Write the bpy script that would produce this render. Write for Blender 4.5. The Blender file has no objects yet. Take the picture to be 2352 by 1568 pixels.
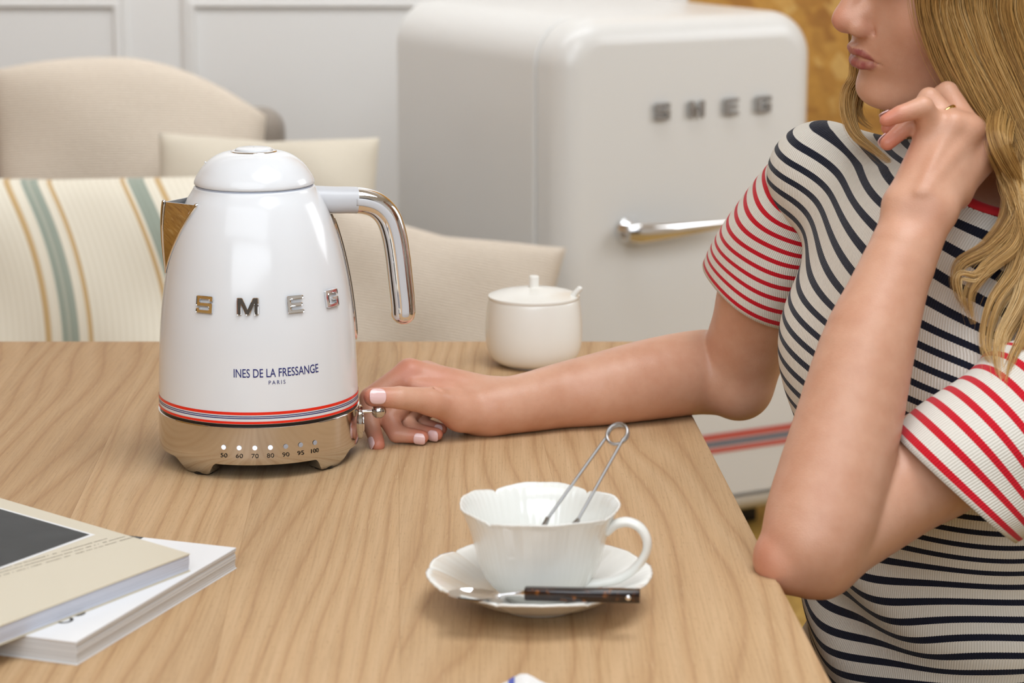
import bpy, bmesh, math, random
import numpy as np
from mathutils import Vector, Matrix

C = bpy.context.scene.collection
PI = math.pi
random.seed(7); RNG = np.random.default_rng(7)

# ------------------------------------------------------------------ camera
F = 85.0 / 36.0 * 2352.0            # focal length in pixels of the 2352 x 1568 frame
PITCH = math.radians(11.7)          # looking slightly down at the table
CAM_Z = 1.29                        # eye height of the photographer
CP, SP = math.cos(PITCH), math.sin(PITCH)
cd = bpy.data.cameras.new('camera'); cam = bpy.data.objects.new('camera', cd); C.objects.link(cam)
cam.location = (0, 0, CAM_Z); cam.rotation_euler = (math.radians(90) - PITCH, 0, 0)
cd.lens = 85; cd.sensor_width = 36; cd.clip_start = 0.05
cd.dof.use_dof = True; cd.dof.focus_distance = 2.08; cd.dof.aperture_fstop = 8.5
bpy.context.scene.camera = cam

# ------------------------------------------------------------------ world, lamps, exposure
sc = bpy.context.scene
w = bpy.data.worlds.new('world'); sc.world = w; w.use_nodes = True
w.node_tree.nodes['Background'].inputs[0].default_value = (1.0, 0.97, 0.93, 1)
w.node_tree.nodes['Background'].inputs[1].default_value = 0.25

def area(name, loc, target, sx, sy, power, col=(1, 1, 1)):
    l = bpy.data.lights.new(name, 'AREA'); l.shape = 'RECTANGLE'; l.size = sx; l.size_y = sy
    l.energy = power; l.color = col
    o = bpy.data.objects.new(name, l); C.objects.link(o); o.location = loc
    o.rotation_euler = (Vector(target) - Vector(loc)).to_track_quat('-Z', 'Y').to_euler()
    return o
area('ceiling_softbox', (0.45, 1.50, 2.70), (0.05, 1.65, 0.75), 1.2, 1.0, 22, (0.92, 0.96, 1.0))
area('front_softbox', (-0.45, 0.20, 3.08), (0.05, 2.3, 0.90), 3.2, 2.1, 42, (0.86, 0.93, 1.0))
area('low_front_fill', (-0.2, -2.45, 2.30), (0.1, 2.3, 1.0), 4.4, 1.3, 72, (0.86, 0.93, 1.0))  # added weak fill lifting camera-facing surfaces; the front wall has no window
area('side_fill', (2.65, 3.5, 1.70), (0.3, 3.9, 0.80), 1.4, 1.4, 27, (0.92, 0.96, 1.0))  # added side fill to brighten the refrigerator door and floor, not a window
area('back_room_light', (-0.6, 3.8, 2.95), (-0.6, 5.35, 2.25), 3.0, 0.8, 50, (0.89, 0.945, 1.0))
sc.view_settings.view_transform = 'Standard'; sc.view_settings.look = 'None'
sc.view_settings.gamma = 1; sc.view_settings.use_curve_mapping = False
sc.view_settings.exposure = 0.10
sc.cycles.use_denoising = True
sc.cycles.max_bounces = 7; sc.cycles.diffuse_bounces = 3; sc.cycles.glossy_bounces = 4
sc.cycles.use_adaptive_sampling = True; sc.cycles.adaptive_threshold = 0.03
sc.cycles.caustics_reflective = False; sc.cycles.caustics_refractive = False

# ------------------------------------------------------------------ placing: real points behind the photo's points
def at(px, py, Y):
    """the point at world depth Y seen at photo pixel (px, py)"""
    a, b = (px - 1176) / F, (784 - py) / F
    d = Vector((a, CP + b * SP, -SP + b * CP))
    return Vector((0, 0, CAM_Z)) + d * (Y / d.y)
def on(px, py, z):
    """the point at world height z seen at photo pixel (px, py)"""
    a, b = (px - 1176) / F, (784 - py) / F
    d = Vector((a, CP + b * SP, -SP + b * CP))
    return Vector((0, 0, CAM_Z)) + d * ((z - CAM_Z) / d.z)
def depth(p): return p[1] * CP + (CAM_Z - p[2]) * SP
TZ = 0.75                           # table height

# ------------------------------------------------------------------ materials
def lin(c):
    c = c / 255.0
    return c / 12.92 if c <= 0.04045 else ((c + 0.055) / 1.055) ** 2.4
def rgb(r, g, b): return (lin(r), lin(g), lin(b), 1)
MATS = {}
def mat(name, col, rough=0.5, metal=0.0, spec=0.5, coat=0.0, sss=0.0, sheen=0.0):
    m = bpy.data.materials.new(name); m.use_nodes = True
    b = m.node_tree.nodes['Principled BSDF']
    b.inputs['Base Color'].default_value = col; b.inputs['Roughness'].default_value = rough
    b.inputs['Metallic'].default_value = metal; b.inputs['Specular IOR Level'].default_value = spec
    b.inputs['Coat Weight'].default_value = coat; b.inputs['Coat Roughness'].default_value = 0.04
    if sss:
        b.inputs['Subsurface Weight'].default_value = sss
    if sheen:
        b.inputs['Sheen Weight'].default_value = sheen
    MATS[name] = m
    return m
class NT:
    """tiny node-writing helper"""
    def __init__(s, m): s.t = m.node_tree; s.b = s.t.nodes['Principled BSDF']
    def n(s, kind, **kw):
        x = s.t.nodes.new(kind)
        for k, v in kw.items():
            if k.startswith('i_'):
                x.inputs[k[2:].replace('_', ' ')].default_value = v
            else: setattr(x, k, v)
        return x
    def l(s, a, b): s.t.links.new(a, b)
    def coord(s, which='Object', scale=(1, 1, 1), rot=(0, 0, 0), loc=(0, 0, 0)):
        tc = s.n('ShaderNodeTexCoord'); mp = s.n('ShaderNodeMapping')
        mp.inputs['Scale'].default_value = scale; mp.inputs['Rotation'].default_value = rot; mp.inputs['Location'].default_value = loc
        s.l(tc.outputs[which], mp.inputs[0]); return mp.outputs[0]
    def noise(s, vec, scale, detail=3, rough=0.5, dist=0.0):
        x = s.n('ShaderNodeTexNoise'); x.inputs['Scale'].default_value = scale; x.inputs['Detail'].default_value = detail
        x.inputs['Roughness'].default_value = rough; x.inputs['Distortion'].default_value = dist
        if vec is not None: s.l(vec, x.inputs['Vector'])
        return x.outputs['Fac']
    def ramp(s, fac, stops, interp='LINEAR'):
        x = s.n('ShaderNodeValToRGB'); x.color_ramp.interpolation = interp
        e = x.color_ramp.elements
        while len(e) < len(stops): e.new(0.5)
        for k, (p, c) in enumerate(stops):
            e[k].position = p; e[k].color = c if len(c) == 4 else (*c, 1)
        s.l(fac, x.inputs[0]); return x.outputs[0]
    def math(s, op, a, b=None, c=None):
        x = s.n('ShaderNodeMath', operation=op)
        for k, v in enumerate((a, b, c)):
            if v is None: continue
            if isinstance(v, (int, float)): x.inputs[k].default_value = v
            else: s.l(v, x.inputs[k])
        return x.outputs[0]
    def mix(s, fac, a, b, mode='MIX'):
        x = s.n('ShaderNodeMix', data_type='RGBA', blend_type=mode)
        for k, v in ((0, fac), (6, a), (7, b)):
            if isinstance(v, (int, float, tuple)): x.inputs[k].default_value = v
            else: s.l(v, x.inputs[k])
        return x.outputs[2]
    def bump(s, h, strength=0.3, dist=0.001):
        x = s.n('ShaderNodeBump'); x.inputs['Strength'].default_value = strength; x.inputs['Distance'].default_value = dist
        s.l(h, x.inputs['Height']); s.l(x.outputs[0], s.b.inputs['Normal'])
    def base(s, c): s.l(c, s.b.inputs['Base Color'])

# ------------------------------------------------------------------ mesh helpers
def tag(o, label=None, cat=None, group=None, kind=None):
    if label: o['label'] = label
    if cat: o['category'] = cat
    if group: o['group'] = group
    if kind: o['kind'] = kind
    return o
def obj(name, V, Fc, m=None, parent=None, smooth=True, sharp=None, loc=None, uv=None):
    me = bpy.data.meshes.new(name)
    me.from_pydata([tuple(v) for v in V], [], [tuple(int(i) for i in f) for f in Fc])
    me.update()
    if m is not None:
        for mm in (m if isinstance(m, (list, tuple)) else [m]): me.materials.append(mm)
    if smooth:
        me.polygons.foreach_set('use_smooth', [True] * len(me.polygons))
        if sharp: me.set_sharp_from_angle(angle=math.radians(sharp))
    if uv is not None:
        ul = me.uv_layers.new(name='UVMap')
        idx = np.empty(len(me.loops), dtype=np.int32); me.loops.foreach_get('vertex_index', idx)
        ul.data.foreach_set('uv', np.asarray(uv, dtype=np.float32)[idx].ravel())
    o = bpy.data.objects.new(name, me); C.objects.link(o)
    if parent is not None: o.parent = parent
    if loc is not None: o.location = loc
    return o
def empty(name, loc, rz=0.0):
    o = bpy.data.objects.new(name, None); C.objects.link(o); o.empty_display_size = 0.05
    o.location = loc; o.rotation_euler = (0, 0, rz); return o
def bm_obj(name, bm, m=None, parent=None, smooth=True, sharp=35, loc=None):
    me = bpy.data.meshes.new(name); bmesh.ops.recalc_face_normals(bm, faces=bm.faces); bm.to_mesh(me); bm.free()
    if m is not None: me.materials.append(m)
    if smooth:
        me.polygons.foreach_set('use_smooth', [True] * len(me.polygons))
        if sharp: me.set_sharp_from_angle(angle=math.radians(sharp))
    o = bpy.data.objects.new(name, me); C.objects.link(o)
    if parent is not None: o.parent = parent
    if loc is not None: o.location = loc
    return o
class MB:
    def __init__(s): s.V = []; s.F = []
    def add(s, V, Fc):
        k = len(s.V); s.V += [tuple(v) for v in V]; s.F += [tuple(i + k for i in f) for f in Fc]; return s
    def build(s, name, m=None, parent=None, **kw): return obj(name, s.V, s.F, m, parent, **kw)
def grid_faces(nu, nv, wrap_u=False, wrap_v=False):
    fs = []
    for i in range(nu if wrap_u else nu - 1):
        for j in range(nv if wrap_v else nv - 1):
            a, b = i * nv + j, ((i + 1) % nu) * nv + j
            fs.append((a, b, ((i + 1) % nu) * nv + (j + 1) % nv, i * nv + (j + 1) % nv))
    return fs
def spline(pts, n):
    """Catmull-Rom through points, n samples"""
    P = np.asarray(pts, float)
    if P.ndim == 1: P = P[:, None]
    d = np.r_[0, np.cumsum(np.linalg.norm(np.diff(P, axis=0), axis=1) ** 0.5)]
    T = np.linspace(0, d[-1], n); m = np.zeros_like(P)
    for i in range(len(P)):
        a, b = max(i - 1, 0), min(i + 1, len(P) - 1)
        m[i] = (P[b] - P[a]) / (d[b] - d[a])
    k = np.clip(np.searchsorted(d, T, 'right') - 1, 0, len(P) - 2)
    h = (d[k + 1] - d[k]); t = ((T - d[k]) / h)[:, None]; h = h[:, None]
    return ((2*t**3 - 3*t**2 + 1) * P[k] + (t**3 - 2*t**2 + t) * h * m[k] + (-2*t**3 + 3*t**2) * P[k+1] + (t**3 - t**2) * h * m[k+1])
def lathe(prof, n=96, closed=False, wob=None):
    """prof: (r, z) rows bottom to top; returns V, F (axis = z). wob(theta, i) scales the radius"""
    V = []; np_ = len(prof)
    for k in range(n):
        th = 2 * PI * k / n
        for i, (r, z) in enumerate(prof):
            V.append((r * math.cos(th), r * math.sin(th), z))
    fs = []
    for k in range(n):
        k2 = (k + 1) % n
        for i in range(np_ - 1):
            fs.append((k * np_ + i, k2 * np_ + i, k2 * np_ + i + 1, k * np_ + i + 1))
    return V, fs
def frames(P):
    P = np.asarray(P, float); n = len(P)
    T = np.gradient(P, axis=0); T /= np.linalg.norm(T, axis=1)[:, None]
    up = np.array([0, 0, 1.0]) if abs(T[0][2]) < 0.9 else np.array([0, 1.0, 0])
    N = np.zeros_like(P); N[0] = up - T[0] * up.dot(T[0]); N[0] /= np.linalg.norm(N[0])
    for i in range(1, n):
        v = N[i-1] - T[i] * N[i-1].dot(T[i]); N[i] = v / np.linalg.norm(v)
    return T, N, np.cross(T, N)
def sweep(P, rad, ns=12, section=None, cap=True, round_end=False):
    """tube along P with radii; section(angle)->(n, b) unit offsets"""
    P = np.asarray(P, float); n = len(P)
    R = np.broadcast_to(np.asarray(rad, float), (n,)).copy() if np.ndim(rad) < 2 else None
    T, N, B = frames(P)
    if round_end and R is not None:
        r0, r1 = R[0], R[-1]; A = []; RR = []; TT = []
        for a in np.linspace(0, PI / 2, 6)[:-1]:
            A.append(P[0] - T[0] * r0 * math.cos(a)); RR.append(r0 * max(math.sin(a), 0.02))
        A2 = []; R2 = []
        for a in np.linspace(PI / 2, 0, 6)[1:]:
            A2.append(P[-1] + T[-1] * r1 * math.cos(a)); R2.append(r1 * max(math.sin(a), 0.02))
        P = np.vstack([A, P, A2]); R = np.r_[RR, R, R2]
        N = np.vstack([[N[0]] * 5, N, [N[-1]] * 5]); B = np.vstack([[B[0]] * 5, B, [B[-1]] * 5]); n = len(P)
    V = []
    for i in range(n):
        for k in range(ns):
            a = 2 * PI * k / ns
            cn, cb = section(a) if section else (math.cos(a), math.sin(a))
            V.append(P[i] + (N[i] * cn + B[i] * cb) * R[i])
    fs = grid_faces(n, ns, False, True)
    if cap:
        fs.append(tuple(range(ns))[::-1]); fs.append(tuple((n - 1) * ns + k for k in range(ns)))
    return V, fs
def rbox(x0, x1, y0, y1, z0, z1, r=0.004, seg=3):
    bm = bmesh.new(); bmesh.ops.create_cube(bm, size=1)
    for v in bm.verts:
        v.co = Vector((x0 + (v.co.x + .5) * (x1 - x0), y0 + (v.co.y + .5) * (y1 - y0), z0 + (v.co.z + .5) * (z1 - z0)))
    if r > 0: bmesh.ops.bevel(bm, geom=list(bm.edges), offset=r, segments=seg, profile=0.5, affect='EDGES')
    return bm
def round_poly(pts, r, seg=4):
    out = []; n = len(pts)
    for i in range(n):
        p0, p, p1 = (Vector((*pts[(i + k) % n], 0)) for k in (-1, 0, 1))
        a = (p0 - p); b = (p1 - p); rr = min(r, a.length * .45, b.length * .45)
        a = p + a.normalized() * rr; b = p + b.normalized() * rr
        for k in range(seg + 1):
            t = k / seg; q = a * (1-t)**2 + p * 2*t*(1-t) + b * t*t
            out.append((q.x, q.y))
    return out
def prism(pts, h, bev=0.0):
    """2D outline (x, y) extruded 0..h in z, with a small chamfer on the top"""
    bm = bmesh.new(); vs = [bm.verts.new((x, y, 0)) for x, y in pts]
    f = bm.faces.new(vs); f.normal_update()
    if f.normal.z < 0: f.normal_flip()
    r = bmesh.ops.extrude_face_region(bm, geom=[f])
    top = [v for v in r['geom'] if isinstance(v, bmesh.types.BMVert)]
    for v in top: v.co.z = h
    bm.normal_update()
    if bev:
        tf = [g for g in r['geom'] if isinstance(g, bmesh.types.BMFace)][0]
        bmesh.ops.inset_region(bm, faces=[tf], thickness=bev, depth=0)
        for v in top: v.co.z = h - bev
    return bm
def text_mesh(s, size=1.0, sx=1.0, spacing=1.0, bold=0.0):
    cu = bpy.data.curves.new('text', 'FONT'); cu.body = s; cu.size = size; cu.align_x = 'CENTER'; cu.space_character = spacing
    cu.offset = bold; cu.resolution_u = 4
    o = bpy.data.objects.new('text', cu); C.objects.link(o)
    dg = bpy.context.evaluated_depsgraph_get(); dg.update()
    me = o.evaluated_get(dg).to_mesh()
    V = [(v.co.x * sx, v.co.y) for v in me.vertices]; Fc = [tuple(p.vertices) for p in me.polygons]
    o.evaluated_get(dg).to_mesh_clear(); bpy.data.objects.remove(o); bpy.data.curves.remove(cu)
    xs = [v[0] for v in V]; ys = [v[1] for v in V]; cx, cy = (min(xs) + max(xs)) / 2, (min(ys) + max(ys)) / 2
    return [(x - cx, y - cy) for x, y in V], Fc, max(xs) - min(xs), max(ys) - min(ys)
LETTERS = {
 'S': [(0,.30),(0,0),(1,0),(1,.61),(.2,.61),(.2,.8),(.8,.8),(.8,.70),(1,.70),(1,1),(0,1),(0,.40),(.8,.40),(.8,.2),(.2,.2),(.2,.30)],
 'M': [(0,0),(.2,0),(.2,.66),(.42,0.0),(.58,0),(.8,.66),(.8,0),(1,0),(1,1),(.74,1),(.5,.32),(.26,1),(0,1)],
 'E': [(0,0),(1,0),(1,.19),(.2,.19),(.2,.405),(.92,.405),(.92,.595),(.2,.595),(.2,.81),(1,.81),(1,1),(0,1)],
 'G': [(1,.68),(1,1),(0,1),(0,0),(1,0),(1,.57),(.5,.57),(.5,.39),(.8,.39),(.8,.19),(.2,.19),(.2,.81),(.8,.81),(.8,.68)],
}
# ------------------------------------------------------------------ materials of the place
def wood_material():
    m = mat('oak', rgb(200, 158, 116), 0.5, spec=.05); k = NT(m)
    oi = k.n('ShaderNodeObjectInfo'); geo = k.n('ShaderNodeTexCoord')
    off = k.n('ShaderNodeCombineXYZ'); k.l(k.math('MULTIPLY', oi.outputs['Random'], 7.3), off.inputs[0]); k.l(k.math('MULTIPLY', oi.outputs['Random'], 31.0), off.inputs[1])
    add = k.n('ShaderNodeVectorMath', operation='ADD'); k.l(geo.outputs['Object'], add.inputs[0]); k.l(off.outputs[0], add.inputs[1])
    def scaled(s):
        mp = k.n('ShaderNodeMapping'); mp.inputs['Scale'].default_value = s; k.l(add.outputs[0], mp.inputs[0]); return mp.outputs[0]
    warp = k.noise(scaled((5.0, 0.9, 5)), 1.0, 2)
    sx = k.n('ShaderNodeSeparateXYZ'); k.l(add.outputs[0], sx.inputs[0])
    ring = k.math('FRACT', k.math('ADD', k.math('MULTIPLY', sx.outputs[0], 44.0), k.math('MULTIPLY', warp, 8.0)))
    ringc = k.ramp(ring, [(0.0, rgb(184, 152, 122)), (0.12, rgb(197, 167, 136)), (0.6, rgb(203, 175, 146)), (0.93, rgb(193, 162, 131)), (1.0, rgb(184, 152, 122))])
    fib = k.noise(scaled((520, 9, 520)), 1.0, 3, 0.6)
    fibc = k.ramp(fib, [(0.28, (0.86, 0.84, 0.81)), (0.52, (1, 1, 1)), (0.75, (1.07, 1.07, 1.08))])
    pore = k.noise(scaled((1000, 26, 1000)), 1.0, 1, 0.5)
    porec = k.ramp(pore, [(0.66, (0, 0, 0)), (0.74, (1, 1, 1))])
    ringgate = k.ramp(ring, [(0.0, (1, 1, 1)), (0.35, (0.25, 0.25, 0.25)), (1.0, (0.6, 0.6, 0.6))])
    big = k.noise(scaled((3, 1.2, 3)), 1.0, 3)
    bigc = k.ramp(big, [(0.30, (0.88, 0.87, 0.86)), (0.5, (1, 1, 1)), (0.72, (1.06, 1.06, 1.07))])
    tone = k.ramp(oi.outputs['Random'], [(0.0, (0.93, 0.915, 0.90)), (0.5, (1.0, 1.0, 1.0)), (1.0, (1.04, 1.05, 1.06))])
    c = k.mix(1.0, ringc, fibc, 'MULTIPLY'); c = k.mix(1.0, c, bigc, 'MULTIPLY'); c = k.mix(1.0, c, tone, 'MULTIPLY')
    pf = k.math('MULTIPLY', k.math('MULTIPLY', porec, ringgate), 0.60)
    c = k.mix(pf, c, rgb(218, 196, 168))
    hole = k.noise(scaled((1500, 90, 1500)), 1.0, 0); hf = k.math('MULTIPLY', k.ramp(hole, [(0.70, (0, 0, 0)), (0.76, (1, 1, 1))]), 0.22)
    c = k.mix(hf, c, rgb(122, 92, 66))
    c = k.mix(1.0, c, (0.98, 0.915, 0.775, 1), 'MULTIPLY')
    k.base(c)
    k.l(k.math('MULTIPLY_ADD', fib, 0.14, 0.42), k.b.inputs['Roughness'])
    k.bump(k.math('SUBTRACT', fib, k.math('MULTIPLY', porec, 0.4)), 0.22, 0.0006)
    return m
OAK = wood_material()
def osb_material(name, a, b, c_, scale=9.0):
    """pressed wood strands: three crossing layers of long flakes"""
    m = mat(name, a, 0.62); k = NT(m); v = k.coord('Object'); cols = []
    for q, rot in enumerate(((.3, .5, .2), (1.1, -.7, 1.3), (-.6, 1.9, 2.3))):
        r1 = k.n('ShaderNodeMapping'); r1.inputs['Rotation'].default_value = rot; k.l(v, r1.inputs[0])
        mp = k.n('ShaderNodeMapping'); mp.inputs['Scale'].default_value = (scale, scale * .32, scale * .6); mp.inputs['Location'].default_value = (q * 3.1, q * 1.7, 0); k.l(r1.outputs[0], mp.inputs[0])
        vo = k.n('ShaderNodeTexVoronoi'); vo.inputs['Scale'].default_value = 1.0; k.l(mp.outputs[0], vo.inputs['Vector'])
        sep = k.n('ShaderNodeSeparateColor'); k.l(vo.outputs['Color'], sep.inputs[0]); cols.append(sep)
    pick1 = k.math('GREATER_THAN', cols[0].outputs[1], .5); pick2 = k.math('GREATER_THAN', cols[1].outputs[1], .5)
    f = k.math('ADD', k.math('MULTIPLY', cols[0].outputs[0], pick1), k.math('MULTIPLY', k.math('SUBTRACT', 1.0, pick1), k.math('ADD', k.math('MULTIPLY', cols[1].outputs[0], pick2), k.math('MULTIPLY', k.math('SUBTRACT', 1.0, pick2), cols[2].outputs[0]))))
    c = k.ramp(f, [(0.0, b), (0.30, a), (0.75, a), (1.0, c_)])
    g = k.noise(v, 60, 3); c = k.mix(1.0, c, k.ramp(g, [(0.3, (0.88, 0.86, 0.83)), (0.6, (1.05, 1.05, 1.05))]), 'MULTIPLY')
    big = k.noise(v, 2.2, 2); c = k.mix(1.0, c, k.ramp(big, [(0.35, (0.84, 0.82, 0.78)), (0.6, (1.08, 1.08, 1.08))]), 'MULTIPLY')
    k.base(c); k.bump(f, .25, .001); return m
OSB = osb_material('strand_board', rgb(186, 136, 58), rgb(158, 106, 40), rgb(206, 164, 92), 30.0)
FLOOR = osb_material('strand_board_floor', rgb(170, 136, 66), rgb(152, 118, 54), rgb(186, 152, 82), 26.0)
WALLW = mat('white_wall_paint', rgb(232, 229, 225), 0.55)
CEIL = mat('ceiling_paint', rgb(235, 232, 228), 0.8)
WHITE = mat('white_enamel', rgb(235, 237, 240), 0.16, coat=0.08)
FRIDGE = mat('cream_enamel', rgb(228, 226, 222), 0.30, coat=0.15)
CHROME = mat('chrome', (0.86, 0.86, 0.87, 1), 0.045, 1.0)
STEEL = mat('polished_steel', (0.66, 0.645, 0.625, 1), 0.09, 1.0)
BRUSHED = mat('brushed_steel', (0.46, 0.46, 0.47, 1), 0.26, 1.0)
BLACK = mat('black_plastic', rgb(18, 18, 20), 0.3)
GREY = mat('light_grey_plastic', rgb(205, 206, 210), 0.35)
GASKET = mat('grey_gasket', rgb(186, 192, 206), 0.4)
RED = mat('red_print', rgb(240, 44, 22), 0.25)
NAVY = mat('navy_print', rgb(32, 38, 112), 0.25)
INK = mat('dark_ink', rgb(40, 34, 28), 0.5)
LEDON = mat('lit_led', rgb(235, 240, 250), 0.3)
LEDON.node_tree.nodes['Principled BSDF'].inputs['Emission Color'].default_value = (0.85, 0.9, 1, 1)
LEDON.node_tree.nodes['Principled BSDF'].inputs['Emission Strength'].default_value = 0.45
LEDOFF = mat('unlit_led', rgb(168, 172, 182), 0.3)
PORC = mat('white_porcelain', rgb(240, 239, 233), 0.14, coat=0.5)
CREAM = mat('cream_stoneware', rgb(242, 239, 231), 0.26, coat=0.2)
PAPER = mat('white_paper', rgb(240, 240, 240), 0.6)

# ------------------------------------------------------------------ room shell
def struct(name, V, Fc, m, parent=None):
    o = obj(name, V, Fc, m, parent, smooth=False)
    if parent is None: o['kind'] = 'structure'
    return o
def slab(name, x0, x1, y0, y1, z0, z1, m, parent=None):
    o = bm_obj(name, rbox(x0, x1, y0, y1, z0, z1, 0), m, parent, smooth=False)
    if parent is None: o['kind'] = 'structure'
    return o
WB = 5.35                                     # the panelled wall behind the settee
XC = at(1580, 0, WB).x                                     # where the white panelling ends behind the refrigerator
slab('floor', -3.2, 2.8, -2.6, WB + .2, -0.06, 0, FLOOR)
slab('ceiling', -3.2, 2.8, -2.6, WB + .2, 3.2, 3.25, CEIL)
wall_back = slab('wall_back', -3.2, XC, WB, WB + .12, 0, 3.2, WALLW)
wall_back_right = slab('wall_back_right', XC, 2.8, WB + .02, WB + .12, 0, 3.2, OSB)
slab('wall_left', -3.26, -3.2, -2.6, WB, 0, 3.2, OSB)
slab('wall_right', 2.8, 2.86, -2.6, WB, 0, 3.2, WALLW)
slab('wall_front', -3.2, 2.8, -2.66, -2.6, 0, 3.2, mat('grey_wall_paint', rgb(120, 120, 122), .7))
# picture-frame mouldings of the panelling (their inner corners measured on the wall plane)
def moulding_frame(x0, x1, z0, z1):
    prof = [(0, 0), (.004, .006), (.010, .010), (.018, .008), (.022, .011), (.030, .011), (.034, .004), (.036, 0)]
    mb = MB()
    ring = [(x0, z0, 1, 1), (x1, z0, -1, 1), (x1, z1, -1, -1), (x0, z1, 1, -1)]
    V = []
    for (x, z, sx, sz) in ring:
        for (d, h) in prof: V.append((x + sx * d, WB - h, z + sz * d))
    n = len(prof); mb.add(V, [(i * n + j, i * n + j + 1, ((i + 1) % 4) * n + j + 1, ((i + 1) % 4) * n + j) for i in range(4) for j in range(n - 1)])
    return mb
pl = at(294, -18, WB); pr = at(412, -18, WB)
for nm, (x0, x1, z0, z1) in enumerate([(pl.x - 1.25, pl.x, 0.20, pl.z), (pr.x, XC - 0.08, 0.20, pr.z), (pl.x - 1.25, pl.x, pl.z + .10, pl.z + 1.1), (pr.x, XC - 0.08, pl.z + .10, pl.z + 1.1)]):
    moulding_frame(x0, x1, z0, z1).build('panel_moulding', WALLW, wall_back, sharp=30)

# ------------------------------------------------------------------ oak table
tb0, tb1 = on(1504, 784, TZ), on(1912, 1568, TZ)
ed = (tb0 - tb1).normalized()
table = empty('dining_table', (-0.3, 1.8, 0)); tag(table, 'light oak table of wide planks carrying the kettle and cup', 'table')
YB, YF = tb0.y, 0.95
def tx(X0, Y): return tb0.x + X0 + (Y - tb0.y) * ed.x / ed.y
seams = [0.0, -0.150, -0.283, -0.407, -0.551, -0.683, -0.813, -0.943, -1.085]
for i in range(len(seams) - 1):
    a, b = seams[i] - (0.00003 if i else 0), seams[i + 1] + 0.00003
    top = [(tx(a, YF), YF), (tx(a, YB), YB), (tx(b, YB), YB), (tx(b, YF), YF)]
    bm = bmesh.new()
    vs = [bm.verts.new((x, y, TZ)) for x, y in top]; vb = [bm.verts.new((x, y, TZ - .038)) for x, y in top]
    bm.faces.new(vs); bm.faces.new(vb[::-1])
    for k in range(4): bm.faces.new((vs[k], vb[k], vb[(k + 1) % 4], vs[(k + 1) % 4]))
    es = [e for e in bm.edges if abs(e.verts[0].co.z - TZ) < 1e-5 and abs(e.verts[1].co.z - TZ) < 1e-5]
    outer = [e for e in es if i == 0 and min(e.verts[0].co.x - tx(a, e.verts[0].co.y), e.verts[1].co.x - tx(a, e.verts[1].co.y)) > -1e-4] if i == 0 else []
    bmesh.ops.bevel(bm, geom=outer or es, offset=0.0022 if outer else 0.00012, segments=2, affect='EDGES')
    o = bm_obj('plank', bm, OAK, table, sharp=25); o.matrix_parent_inverse = Matrix.Translation((0.3, -1.8, 0))
for lx, ly in ((-.10, YB - .14), (-1.0, YB - .14), (-.10, YF + .12), (-1.0, YF + .12)):
    x = tx(lx, ly); o = bm_obj('leg', rbox(x - .04, x + .04, ly - .04, ly + .04, 0, TZ - .038, .006), OAK, table); o.matrix_parent_inverse = Matrix.Translation((0.3, -1.8, 0))
o = bm_obj('apron', rbox(tx(-1.0, YB - .14), tx(-.10, YB - .14), YB - .152, YB - .128, TZ - .11, TZ - .038, .002), OAK, table); o.matrix_parent_inverse = Matrix.Translation((0.3, -1.8, 0))

# ------------------------------------------------------------------ refrigerator
FN = on(1300, 784, 0.9); fr_near = at(1290, 70, 4.2)
FRY = 4.2; YAW = math.radians(29)
fridge = empty('refrigerator', (fr_near.x, FRY, 0), YAW)
tag(fridge, 'cream rounded retro refrigerator with chrome lever handle and red and navy stripes', 'refrigerator')
# local frame: x along the front (0..W), y into the cabinet, z up
FW, FD, FH, DT = 0.545, 0.545, 0.985, 0.085
def rounded_slab(w, h, z0, r, y0, y1, bev, n=12, bulge=0.0):
    """rounded rectangle in x-z, extruded in y, edge rounded at the front by bev"""
    rows = []
    outl = []
    for cx, cz, a0 in ((w - r, z0 + r * .45, -90), (w - r, z0 + h - r, 0), (r, z0 + h - r, 90), (r, z0 + r * .45, 180)):
        rr = r if cz > z0 + h / 2 else r * .45
        cxx = cx if cz > z0 + h / 2 else (w - rr if cx > w / 2 else rr)
        for k in range(n + 1):
            a = math.radians(a0 + 90 * k / n); outl.append((cxx, cz, rr, math.cos(a), math.sin(a)))
    V = []; ns = len(outl)
    steps = [(y1, 0.0)] + [(y0 + bev * (1 - math.sin(t)), bev * (1 - math.cos(t))) for t in np.linspace(0, PI / 2, 9)]
    for (y, ins) in steps:
        for (cx, cz, rr, ca, sa) in outl: V.append((cx + (rr - ins) * ca, y, cz + (rr - ins) * sa))
    fs = grid_faces(len(steps), ns, False, True)
    k0 = (len(steps) - 1) * ns
    fs.append(tuple(k0 + k for k in range(ns)))
    fs.append(tuple(range(ns))[::-1])
    return V, fs
V, Fc = rounded_slab(FW, FH - .045, .045, .085, DT + .012, DT + .012 + FD, .006); obj('cabinet', V, Fc, FRIDGE, fridge, sharp=40)
V, Fc = rounded_slab(FW, FH - .045, .045, .085, 0, DT, .045, bulge=0.0); door = obj('door', V, Fc, FRIDGE, fridge, sharp=60)
V, Fc = rounded_slab(FW - .016, FH - .061, .053, .08, DT, DT + .014, .002); obj('door_seal', [(x + .008, y, z) for x, y, z in V], Fc, mat('seal', rgb(222, 222, 226), .5), fridge, sharp=40)
bm_obj('plinth', rbox(.05, FW - .05, .09, FD, 0, .05, .004), BLACK, fridge)
def fridge_local(px, py, y=-0.004):
    """point of the door's front plane (local y) seen at a photo pixel"""
    a, b = (px - 1176) / F, (784 - py) / F
    d = Vector((a, CP + b * SP, -SP + b * CP)); R = Matrix.Rotation(-YAW, 3, 'Z')
    o_ = R @ (Vector((0, 0, CAM_Z)) - Vector((fr_near.x, FRY, 0))); dd = R @ d
    return o_ + dd * ((y - o_.y) / dd.y)
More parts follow.
